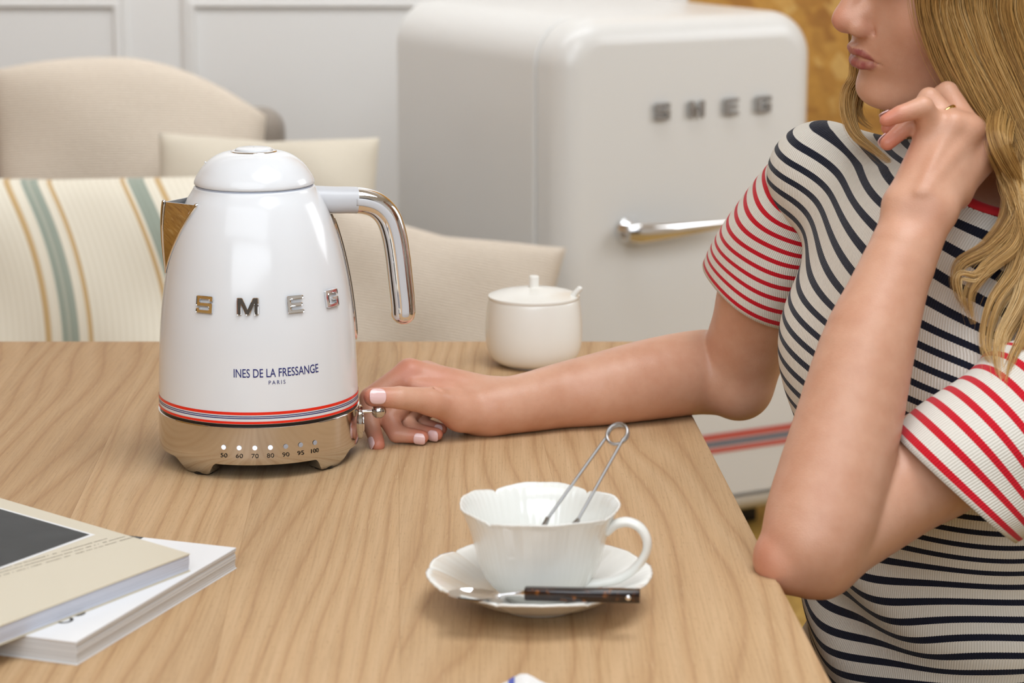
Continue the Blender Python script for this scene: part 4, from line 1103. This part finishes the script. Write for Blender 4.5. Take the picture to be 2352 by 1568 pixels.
SKIN = mat('skin', rgb(214, 164, 136), .40, spec=.45, sss=.12); k = NT(SKIN)
SKIN.node_tree.nodes['Principled BSDF'].inputs['Subsurface Radius'].default_value = (1, .35, .2)
SKIN.node_tree.nodes['Principled BSDF'].inputs['Subsurface Scale'].default_value = .006
blush = k.n('ShaderNodeAttribute', attribute_name='blush').outputs['Fac']; lipf = k.n('ShaderNodeAttribute', attribute_name='lip').outputs['Fac']
co_ = k.coord('Object'); mott = k.noise(co_, 26, 4, .6)
c = k.mix(k.ramp(mott, [(.35, (0, 0, 0)), (.7, (1, 1, 1))]), rgb(216, 167, 140), rgb(205, 151, 123))
c = k.mix(k.math('MULTIPLY', blush, .75), c, rgb(206, 116, 94)); c = k.mix(lipf, c, rgb(160, 86, 82))
mole = k.n('ShaderNodeTexVoronoi'); mole.inputs['Scale'].default_value = 22; k.l(co_, mole.inputs['Vector'])
msel = k.math('MULTIPLY', k.ramp(mole.outputs['Distance'], [(.020, (1, 1, 1)), (.034, (0, 0, 0))]), k.math('GREATER_THAN', k.noise(co_, 9, 0), .60))
c = k.mix(k.math('MULTIPLY', msel, .75), c, rgb(120, 72, 52)); k.base(c)
pores = k.n('ShaderNodeTexVoronoi'); pores.inputs['Scale'].default_value = 900; k.l(co_, pores.inputs['Vector'])
k.bump(k.math('ADD', pores.outputs['Distance'], k.math('MULTIPLY', k.noise(co_, 130, 3), 2.0)), .16, .0006)
wp = empty('person', (.40, 2.05, .47)); tag(wp, 'person in striped shirt leaning an elbow on the table, reaching to the kettle', 'person')
def per(o): o.parent = wp; o.matrix_parent_inverse = Matrix.Translation((-.40, -2.05, -.47)); return o
bo = per(fast_obj('body', BV, BQ, SKIN, None))
bl = np.zeros(len(BV))
for t in TIPS: bl = np.maximum(bl, np.exp(-(np.linalg.norm(BV - t, axis=1) / .016) ** 2))
for t, r_, a in ((pt(1750, 1300, 1.745), .030, .45), (pt(848, 912, 2.16), .018, .5), (pt(930, 850, 2.18), .022, .7), (pt(900, 990, 2.145), .02, .5), (NT_, .016, .55), (H(95, 14, -33), .012, .25), (pt(1000, 870, 2.17), .03, .45), (H(60, 45, -25), .03, .25)):
    bl = np.maximum(bl, a * np.exp(-(np.linalg.norm(BV - t, axis=1) / r_) ** 2))
attr(bo, 'blush', bl)
sel = np.flatnonzero(np.linalg.norm(BV - H(92, 0, -60), axis=1) < .05); lv = np.zeros(len(BV)); d = np.full(len(sel), 1.0, np.float32)
for g, _, _ in LIPS: d = np.minimum(d, g(BV[sel].astype(np.float32)))
loc = (BV[sel] - HO) @ RH.T * 1000
lv[sel] = np.clip((.0011 - d) / .0009, 0, 1) * (loc[:, 2] < -52.0) * np.clip((25 - np.abs(loc[:, 1])) / 3, 0, 1) * (loc[:, 0] > 81); attr(bo, 'lip', lv)

# fingernails
NAIL = mat('pale_pink_nail', rgb(238, 200, 198), .18, coat=.5)
def nail(js, n, r, length=.0105, arc_=50, back=.15, pos=None):
    a, b = js[-2], js[-1]; ax_ = (b - a) / np.linalg.norm(b - a); n = np.asarray(n, float); n = n - ax_ * n.dot(ax_); n /= np.linalg.norm(n); sd_ = np.cross(ax_, n)
    c_ = b - ax_ * (length * back) if pos is None else pos; V = []; NU, NW = 22, 13
    for i in range(NU):
        t = -1 + 2 * i / (NU - 1); e = max(.05, 1 - abs(t) ** 3.2) ** .42 if t > 0 else max(.05, 1 - abs(t) ** 4) ** .42
        for j in range(NW):
            s = (-1 + 2 * j / (NW - 1)) * e; an = math.radians(arc_) * s
            rr_ = r + .0004 - (.0007 * max(0, t) ** 2) + (.00015 if t > .8 else 0)
            V.append(c_ + ax_ * (t * length / 2) + (sd_ * math.sin(an) + n * math.cos(an)) * rr_)
    o = obj('fingernail', V, grid_faces(NU, NW), NAIL, None); md = o.modifiers.new('thick', 'SOLIDIFY'); md.thickness = .0007; md.offset = -1
    return per(o)
cdir = lambda p: (np.array([0, 0, CAM_Z]) - p) / np.linalg.norm(np.array([0, 0, CAM_Z]) - p)
nail(F_thumb, cdir(F_thumb[-1]) + np.array([-.05, 0, .10]), .0090, .0150, 46, .12)
nail(F_ind, (-.85, -.62, -.1), .0070, .0115, 48, .10)
nail(F_mid, (.0, -1, -.22), .0066, .0105, 50, .10)
nail(F_ring, (.0, -1, -.15), .0063, .0100, 50, .10)
nail(F_pink, (.0, -1, .0), .0056, .0080, 50, .10)
nail(N_mid, (-.6, -.5, .55), .0062, .0100, 50, .05)
nail(N_pinky, (-.2, .75, .8), .0058, .0085, 50, .10)
nail(N_ring, (-.3, .9, .3), .0062, .0100, 50, .10)
# gold ring
GOLD = mat('gold', (.83, .58, .20, 1), .16, 1.0)
a, b = N_ring[0], N_ring[1]; axr = (b - a) / np.linalg.norm(b - a); c_ = a + (b - a) * .40; t1 = np.cross(axr, ZV); t1 /= np.linalg.norm(t1); t2 = np.cross(axr, t1)
V = []
for q in range(48):
    an = 2 * PI * q / 48; o_ = t1 * math.cos(an) + t2 * math.sin(an)
    for (dr, da_) in ((.0002, -.0014), (.0009, -.0014), (.0014, 0), (.0009, .0014), (.0002, .0014)): V.append(c_ + o_ * (.0112 + dr) + axr * da_)
gr_ = obj('finger_ring', V, grid_faces(48, 5, True, True), GOLD, None); tag(gr_, 'thin gold ring on the finger of the raised hand', 'ring')
# closed lids' lashes
LASH = mat('eyelashes', rgb(40, 28, 22), .6)
for q in (-1, 1):
    mb = MB()
    for i in range(26):
        t = -1 + 2 * i / 25; p0 = H(93 - 9 * t * t, q * (32 + 14 * t), 7 + 1.5 * t * t); p1 = H(101 - 9 * t * t, q * (32 + 18 * t), 3.5 + 2 * t * t)
        V, Fc = sweep([p0, (p0 + p1) / 2 - ZV * .0012, p1], [.0004, .0003, .0001], 4); mb.add(V, Fc)
    o = mb.build('eyelashes', LASH); per(o); o['kind'] = 'stuff'

# ------------------------------------------------------------------ striped shirt
shirt = Solid(); torso(shirt, .003)
def folds(P):
    z = P[..., 2]; s = (P - A_([.37, 2.03, .7])) @ A_(sh); f_ = (P - A_([.37, 2.03, .7])) @ A_(fdir)
    wz = np.exp(-((z - .635) / .075) ** 2)
    a = .0072 * wz * np.sin(66 * (z - .62) + 11 * s + 2.2 * np.sin(14 * s)) + .0022 * np.sin(28 * s + 22 * z + 1.0) * np.exp(-((z - .84) / .12) ** 2)
    return a.astype(np.float32)
SV, SQ = surface(shirt, (.18, 1.72, .46), (.62, 2.34, 1.10), .0034, smooth=2, extra=folds)
NC = NB + sh * .012 + ZV * -.022 + fdir * .012            # centre of the neckline
NCn = ZV + sh * .45 + fdir * .35; NCn /= np.linalg.norm(NCn)
rel = SV - NC; hgt = rel @ NCn; radl = np.linalg.norm(rel - hgt[:, None] * NCn, axis=1)
gone = (hgt > -.10) & (radl < .0648)
keepf = ~gone[SQ].any(1) & (SV[SQ][:, :, 2].min(1) > .47)
SQ = SQ[keepf]; used = np.unique(SQ); rem = np.full(len(SV), -1); rem[used] = np.arange(len(used)); SV = SV[used]; SQ = rem[SQ]
def stripe_coord(P):
    z = P[:, 2]; s = (P - np.array([.358, 2.025, .868])) @ sh; f_ = (P - np.array([.358, 2.025, .868])) @ fdir
    tl = np.tan(np.radians(np.interp(z, [.60, .70, .86, .95], [2, 6, 15, 17])))
    low = np.exp(-((z - .62) / .075) ** 2)
    v = z + tl * s + .0140 * low * np.sin(24 * s + 1.2 + 10 * (z - .62)) + .0055 * low * np.sin(48 * s + 30 * f_ + 40 * (z - .6)) + .0015 * np.sin(24 * s + 9 * z)
    wtop = np.clip((z - .90) / .09, 0, 1); wtop = wtop * wtop * (3 - 2 * wtop)
    return v - wtop * np.clip(f_ + 1.3 * np.minimum(s * s, .024), -1, .035) * .55      # the stripes follow the cloth back over the shoulder
ang = np.arctan2((SV - np.array([.375, 2.035, 0])) @ sh, (SV - np.array([.375, 2.035, 0])) @ fdir)
wt_ = np.clip((SV[:, 2] - .89) / .06, 0, 1); s_lin = (SV - np.array([.375, 2.035, 0])) @ sh
suv = np.stack([ang * .130 * (1 - wt_) + s_lin * 1.05 * wt_, stripe_coord(SV)], 1)
def jersey(name, stripe, period, width, phase=0.0):
    m = mat(name, rgb(228, 222, 212), .82, spec=.2, sheen=.15); k = NT(m)
    uvn = k.n('ShaderNodeUVMap', uv_map='UVMap'); sp_ = k.n('ShaderNodeSeparateXYZ'); k.l(uvn.outputs[0], sp_.inputs[0])
    rib = k.math('SINE', k.math('MULTIPLY', sp_.outputs[0], 2 * PI / .0021))
    jag = k.math('MULTIPLY', rib, .00016)
    fr = k.math('FRACT', k.math('DIVIDE', k.math('ADD', k.math('ADD', sp_.outputs[1], jag), phase), period))
    st_ = k.math('LESS_THAN', fr, width)
    ribc = k.ramp(k.math('MULTIPLY_ADD', rib, .5, .5), [(0, (.80, .79, .76)), (.45, (1, 1, 1)), (1, (1, 1, 1))])
    k.base(k.mix(1.0, k.mix(st_, rgb(232, 226, 216), stripe), ribc, 'MULTIPLY'))
    k.bump(k.math('MULTIPLY_ADD', rib, .5, k.math('MULTIPLY', k.noise(k.coord('Object'), 700, 2), .6)), .45, .0010)
    return m
JNAVY = jersey('navy_striped_jersey', rgb(22, 26, 44), .0150, .37); JRED = jersey('red_striped_jersey', rgb(206, 18, 38), .0128, .36)
so_ = fast_obj('shirt', SV, SQ, JNAVY, None); per(so_)
ul = so_.data.uv_layers.new(name='UVMap'); li = np.empty(len(so_.data.loops), np.int32); so_.data.loops.foreach_get('vertex_index', li); ul.data.foreach_set('uv', suv[li].astype(np.float32).ravel())
# red neckband
def shirt_project(p, iters=6):
    p = np.asarray(p, np.float32)
    for _ in range(iters):
        d0 = shirt.at_points(p[None])[0]; g = np.array([shirt.at_points((p + e)[None])[0] - d0 for e in np.eye(3, dtype=np.float32) * .002]) / .002
        p = p - g.astype(np.float32) * d0 / max(1e-3, float(g @ g))
    return p
t1 = np.cross(NCn, sh); t1 /= np.linalg.norm(t1); t2 = np.cross(NCn, t1); V = []
rads = (.0668, .0655, .0620, .0592, .0580); hh = np.linspace(.09, -.10, 191); RW = []
for r_ in rads:
    hs = []
    for q in range(72):
        an = 2 * PI * q / 72; o_ = t1 * math.cos(an) + t2 * math.sin(an); line = NC + o_ * r_ + hh[:, None] * NCn
        dd = shirt.at_points(line.astype(np.float32)); b_ = np.flatnonzero(dd < 0); hs.append(hh[b_[0]] if len(b_) else np.nan)
    hs = np.array(hs); ok = ~np.isnan(hs); hs = np.interp(np.arange(72), np.flatnonzero(ok), hs[ok]); e_ = np.r_[hs[-4:], hs, hs[:4]]
    RW.append(np.convolve(e_, np.ones(5) / 5, 'same')[4:-4])
for q in range(72):
    an = 2 * PI * q / 72; o_ = t1 * math.cos(an) + t2 * math.sin(an)
    for k_, r_ in enumerate(rads): V.append(NC + o_ * r_ + NCn * (RW[k_][q] + (.0004, .0020, .0024, .0018, .0002)[k_]))
nbnd = per(obj('neckband', V, grid_faces(72, 5, True, False), mat('red_rib', rgb(190, 16, 30), .8, sheen=.2), None)); md = nbnd.modifiers.new('thick', 'SOLIDIFY'); md.thickness = .002
# sleeves
def sleeve(rows, name='sleeve'):
    """rows: (centre, normal, radius_a, radius_b) shoulder to hem; adds a turned hem"""
    n = 96; cen = np.array([r[0] for r in rows]); K = 44
    Cc = spline(cen, K); Nn_ = spline(np.array([r[1] / np.linalg.norm(r[1]) for r in rows]), K); Ra = spline(np.array([[r[2], r[3]] for r in rows]), K)
    dl_ = np.r_[0, np.cumsum(np.linalg.norm(np.diff(Cc, axis=0), axis=1))]; dl_ = dl_[-1] - dl_
    V, UV = [], []
    seq = [(i, 0) for i in range(K)] + [(K - 1, -.0016)] + [(K - 3, -.0022), (K - 8, -.0028), (K - 14, -.0030)]
    for i, ins in seq:
        nn = Nn_[i] / np.linalg.norm(Nn_[i]); e1 = np.cross(nn, ZV); e1 /= np.linalg.norm(e1); e2 = np.cross(nn, e1)
        for q in range(n):
            an = 2 * PI * q / n; wob = 1 + .02 * math.sin(3 * an + 5 * dl_[i] * 10) + .012 * math.sin(5 * an + 60 * dl_[i])
            V.append(Cc[i] + (e1 * math.cos(an) * (Ra[i, 0] + ins) + e2 * math.sin(an) * (Ra[i, 1] + ins)) * wob); UV.append((an * .058, dl_[i] - .0035 if ins == 0 else .006))
    return per(obj(name, V, grid_faces(len(seq), n, False, True), JRED, None, uv=UV))
axn = (E_n - S_near) / np.linalg.norm(E_n - S_near); hemc = pt(2192, 1118, 1.815)
sleeve([(S_near - axn * .022 - sh * .030, axn * .7 + sh * .5, .030, .030), (S_near + axn * .010 - sh * .004, axn + sh * .2, .056, .055), (S_near + axn * .045, axn, .064, .062), (S_near + (hemc - S_near) * .5, np.array([-.75, -.2, -.5]), .068, .066), (hemc, np.array([-.66, -.03, -.75]), .066, .064)])
axf = (E_f - S_far) / np.linalg.norm(E_f - S_far); hemf = pt(1735, 672, 2.225)
sleeve([(S_far - axf * .012 + sh * .020, axf * .7 - sh * .6, .030, .030), (S_far + axf * .012 + sh * .004, axf - sh * .25, .0525, .051), (S_far + (hemf - S_far) * .5, axf, .057, .055), (hemf, axf + np.array([-.25, -.10, .0]), .058, .056)])

# ------------------------------------------------------------------ trousers and stool, mostly out of sight below the table
legs = Solid(); hipc = np.array([.405, 2.05, .50])
legs.add(erc(hipc + ZV * .02, hipc - ZV * .02, .120, .125, sh, 1.35), .04)
DENIM = mat('dark_denim', rgb(44, 52, 74), .8); KN = []
for q in (-1, 1):
    h_ = hipc + sh * (.085 * q) - ZV * .01; kn = h_ + fdir * .40 - ZV * .005; an_ = kn - ZV * .40 + fdir * .02; KN.append((h_, kn, an_))
    legs.add(rc(h_, kn, .078, .056), .03); legs.add(rc(kn, an_, .055, .040), .02)
LV, LQ = surface(legs, (-.25, 1.55, .02), (.64, 2.55, .70), .007, smooth=2); per(fast_obj('trousers', LV, LQ, DENIM, None))
SHOE = mat('white_canvas_shoe', rgb(226, 222, 216), .7)
for h_, kn, an_ in KN:
    s_ = Solid(); hb = an_.copy(); hb[2] = .045; s_.add(rc(hb - fdir * .04, hb + fdir * .05, .036, .034), .02); s_.add(rc(hb + fdir * .05, hb + fdir * .14 - ZV * .012, .034, .026), .02); s_.add(rc(hb, hb + ZV * .05, .036, .036), .02)
    v_, q_ = surface(s_, hb - .22, hb + .22, .007, smooth=2); v_[:, 2] = np.maximum(v_[:, 2], .004); per(fast_obj('shoe', v_, q_, SHOE, None))
stool = empty('stool', (hipc[0] + .03, hipc[1] + .02, 0)); tag(stool, 'plain round wooden stool the person sits on', 'stool')
V, Fc = lathe([(.001, .345), (.150, .345), (.165, .352), (.168, .365), (.160, .376), (.10, .380), (.001, .380)], 48); obj('seat', V, Fc, OAK, stool, sharp=50)
for q in range(4):
    a = PI / 4 + q * PI / 2; V, Fc = sweep([(.11 * math.cos(a), .11 * math.sin(a), .348), (.155 * math.cos(a), .155 * math.sin(a), 0)], [.016, .013], 16); obj('leg', V, Fc, OAK, stool, sharp=50)

# ------------------------------------------------------------------ long blonde hair
HAIR = mat('blonde_hair', rgb(170, 128, 72), .38, spec=.5); k = NT(HAIR)
ci_ = k.n('ShaderNodeHairInfo'); at_ = k.n('ShaderNodeAttribute', attribute_name='tone')
tone = k.math('ADD', k.math('MULTIPLY', ci_.outputs['Random'], .30), k.math('MULTIPLY', at_.outputs['Fac'], .75))
k.base(k.ramp(tone, [(0, rgb(122, 88, 50)), (.35, rgb(176, 132, 74)), (.65, rgb(212, 168, 100)), (1, rgb(236, 204, 148))]))
HMASS = mat('blonde_hair_mass', rgb(134, 96, 52), .5, spec=.3)
head_only = Solid(); head_only.main = body.main; head_only.cuts = []
def clear(p, sol, dmin):
    """move a point toward the camera until it clears the solid"""
    c = cdir(p)
    for _ in range(40):
        if sol.at_points(np.asarray(p, np.float32)[None])[0] > dmin: break
        p = p + c * .003
    return p
top = lambda u, w: H(-10 + 40 * u, 20 + 45 * w, 118 - 22 * w)
GUIDES = []                # (points, radius, strands, tone)
def lock(start, px_pts, r, n, tone_=.5, r0=.75, r_end=.35, push=True):
    pts = [np.asarray(p, float) for p in start] + [pt(*p) for p in px_pts]
    if push: pts = [clear(clear(p, shirt, .5 * r + .004), body, .4 * r + .003) for p in pts]
    GUIDES.append((spline(np.array(pts), 44), r, n, tone_, r_end, r0))
for i in range(11):        # the near side, hanging from the parting, from the face edge back
    u = i / 10
    x0 = 2122 + 250 * u
    start = [H(62 - 105 * u, 8, 118 - 22 * abs(u - .4)), H(66 - 112 * u, 55, 98 - 8 * u), H(60 - 118 * u, 84, 52)]
    sag = 1 - u
    pts_ = [(x0 + 28, -20, 1.938), (x0 + 52, 90, 1.934), (x0 + 100 - 10 * u, 190, 1.932), (x0 + 166 - 50 * u, 300, 1.926), (x0 + 214 - 90 * u, 400, 1.908), (x0 + 238 - 120 * u, 490, 1.892), (x0 + 236 - 90 * u, 590, 1.884), (x0 + 212 - 40 * u, 690, 1.876)] + ([(x0 + 225 - 20 * u, 790, 1.868)] if i > 4 else [])
    lock(start, pts_[:7 + min(2, i // 3) + (i > 6)], .0150, 900, .35 + .3 * ((i * 7) % 5) / 4, r_end=.3)
tails = [
    [(2292, 330, 1.905), (2330, 420, 1.895), (2325, 500, 1.888), (2270, 570, 1.880), (2205, 610, 1.874), (2200, 665, 1.87), (2235, 735, 1.868)],
    [(2310, 380, 1.900), (2345, 470, 1.890), (2330, 560, 1.880), (2265, 620, 1.872), (2225, 680, 1.868), (2240, 760, 1.866)],
    [(2330, 420, 1.895), (2362, 520, 1.885), (2340, 620, 1.876), (2285, 700, 1.868), (2265, 790, 1.862), (2290, 850, 1.858)],
    [(2345, 450, 1.890), (2372, 560, 1.880), (2350, 680, 1.868), (2300, 780, 1.858), (2300, 870, 1.850), (2340, 950, 1.842)],
    [(2362, 480, 1.885), (2385, 620, 1.872), (2372, 740, 1.860), (2325, 850, 1.848), (2320, 920, 1.840), (2352, 1010, 1.832)],
    [(2385, 520, 1.880), (2400, 680, 1.866), (2390, 800, 1.852), (2352, 900, 1.842), (2345, 980, 1.835), (2375, 1060, 1.828)],
    [(2400, 560, 1.875), (2425, 720, 1.860), (2410, 850, 1.846), (2380, 960, 1.836), (2370, 1040, 1.830), (2390, 1100, 1.825)],
    [(2430, 600, 1.872), (2450, 760, 1.856), (2440, 900, 1.842), (2410, 1000, 1.834), (2405, 1080, 1.828)],
]
for i, t_ in enumerate(tails): lock([pt(t_[0][0] - 20, t_[0][1] - 300, 1.950), pt(t_[0][0], t_[0][1] - 190, 1.945), pt(t_[0][0] + 8, t_[0][1] - 90, 1.935)], t_, .0085, 330, .45 + .14 * (i % 4), r0=.25, r_end=.25)
for t_ in ([(2300, 600, 1.874), (2240, 640, 1.868), (2205, 640, 1.866), (2210, 700, 1.864)], [(2352, 900, 1.838), (2310, 960, 1.832), (2268, 1010, 1.826), (2238, 1080, 1.822)], [(2352, 940, 1.836), (2290, 985, 1.828), (2250, 1050, 1.822)]):
    lock([], t_, .0045, 60, .75, r_end=.2)
# far-side locks beside the chin, curling over the far shoulder
lock([H(60, -60, 40), H(70, -58, -30)], [(1972, 168, 2.075), (1952, 215, 2.07), (1950, 265, 2.06), (1968, 310, 2.05), (2010, 345, 2.04), (2062, 385, 2.03)], .0062, 300, .6, r_end=.25, push=False)
lock([H(50, -62, 40), H(64, -60, -35)], [(1990, 175, 2.08), (1972, 225, 2.075), (1975, 270, 2.065), (2010, 300, 2.055)], .0062, 200, .5, r_end=.4, push=False)
# far side of the parting, hidden behind the face from here
for i in range(6):
    u = i / 5; x = 64 - 92 * u
    lock([H(x, -6, 119 - 10 * abs(u - .4)), H(x + 4, -52, 99), H(x - 2, -80, 52), H(x - 8 - 6 * u, -80, -25), H(x - 30, -74, -95), H(x - 42, -76, -170)], [], .0150, 420, .45, r_end=.4, push=False)
# back and far side of the head
for i in range(10):
    u = i / 9; a = math.radians(100 + 150 * u); x, y = 98 * math.cos(a) - 10, 80 * math.sin(a)
    lock([H(-10 + .2 * x, .2 * y, 124), H(.8 * x - 5, .8 * y, 92), H(x * 1.06, y * 1.06, 30), H(x * 1.06, y * 1.0, -60), H(x * 1.02 - 6, y * .9, -150), H(x - 14, y * .85, -235)], [], .024, 260, .4, r_end=.6, push=False)
mb = MB(); SP, SR, ST, SZ = [], [], [], []
rh = np.random.default_rng(11)
for P, r, n, tn, re_, r0_ in GUIDES:
    L = len(P); t = np.linspace(0, 1, L); rr_ = r * np.interp(t, [0, .16, .6, 1], [r0_, 1, .95, re_])
    Tt, Nn, Bb = frames(P)
    if r > .012:
        V, Fc = sweep(P, rr_ * .58, 12, cap=True); mb.add(V, Fc)
    clumps = max(3, n // 9); ca = rh.uniform(0, 2 * PI, clumps); cr_ = np.sqrt(rh.uniform(.10, 1.15, clumps)); cw = rh.uniform(3, 8, clumps); cph = rh.uniform(0, 6.3, clumps); cd_ = rh.normal(0, .16, clumps); ct = rh.normal(0, .17, clumps)
    for q in range(n):
        c = q % clumps; loose = rh.random() < .07
        tw = ca[c] + cd_[c] * 3 * t + .35 * np.sin(t * cw[c] + cph[c])
        rs_ = rr_ * (cr_[c] + .16 * np.sin(t * cw[c] * 1.3 + cph[c] * 2))
        jit = rr_ * rh.normal(0, .20) * np.interp(t, [0, .5, 1], [1, .8, .35]) + (rh.normal(0, .0035) * t ** 1.5 if loose else 0)
        jit2 = rr_ * rh.normal(0, .20) * np.interp(t, [0, .5, 1], [1, .8, .35]) + (rh.normal(0, .0035) * t ** 1.5 if loose else 0) + .0005 * np.sin(t * rh.uniform(8, 16) + rh.uniform(0, 6))
        end = rh.uniform(.80, 1.0); m_ = max(8, int(L * end))
        S = P + Nn * (np.cos(tw) * rs_ + jit)[:, None] + Bb * (np.sin(tw) * rs_ + jit2)[:, None]
        S = S[:m_]; SP.append(S); SZ.append(m_); ST.append(np.full(m_, tn + ct[c] + rh.normal(0, .06))); SR.append(np.interp(np.linspace(0, 1, m_), [0, .7, 1], [.00017, .00015, .00004]))
hm = per(mb.build('hair', HMASS)); hm['label'] = 'long wavy blonde hair'
hc_ = bpy.data.hair_curves.new('hair_strands'); hc_.add_curves(SZ)
hc_.attributes['position'].data.foreach_set('vector', np.concatenate(SP).astype(np.float32).ravel()) if 'position' in hc_.attributes else hc_.position_data.foreach_set('vector', np.concatenate(SP).astype(np.float32).ravel())
ra_ = hc_.attributes.get('radius') or hc_.attributes.new('radius', 'FLOAT', 'POINT'); ra_.data.foreach_set('value', np.concatenate(SR).astype(np.float32))
ta_ = hc_.attributes.new('tone', 'FLOAT', 'POINT'); ta_.data.foreach_set('value', np.concatenate(ST).astype(np.float32))
hc_.materials.append(HAIR); ho = bpy.data.objects.new('hair_strands', hc_); C.objects.link(ho); ho.parent = hm; ho['kind'] = 'stuff'
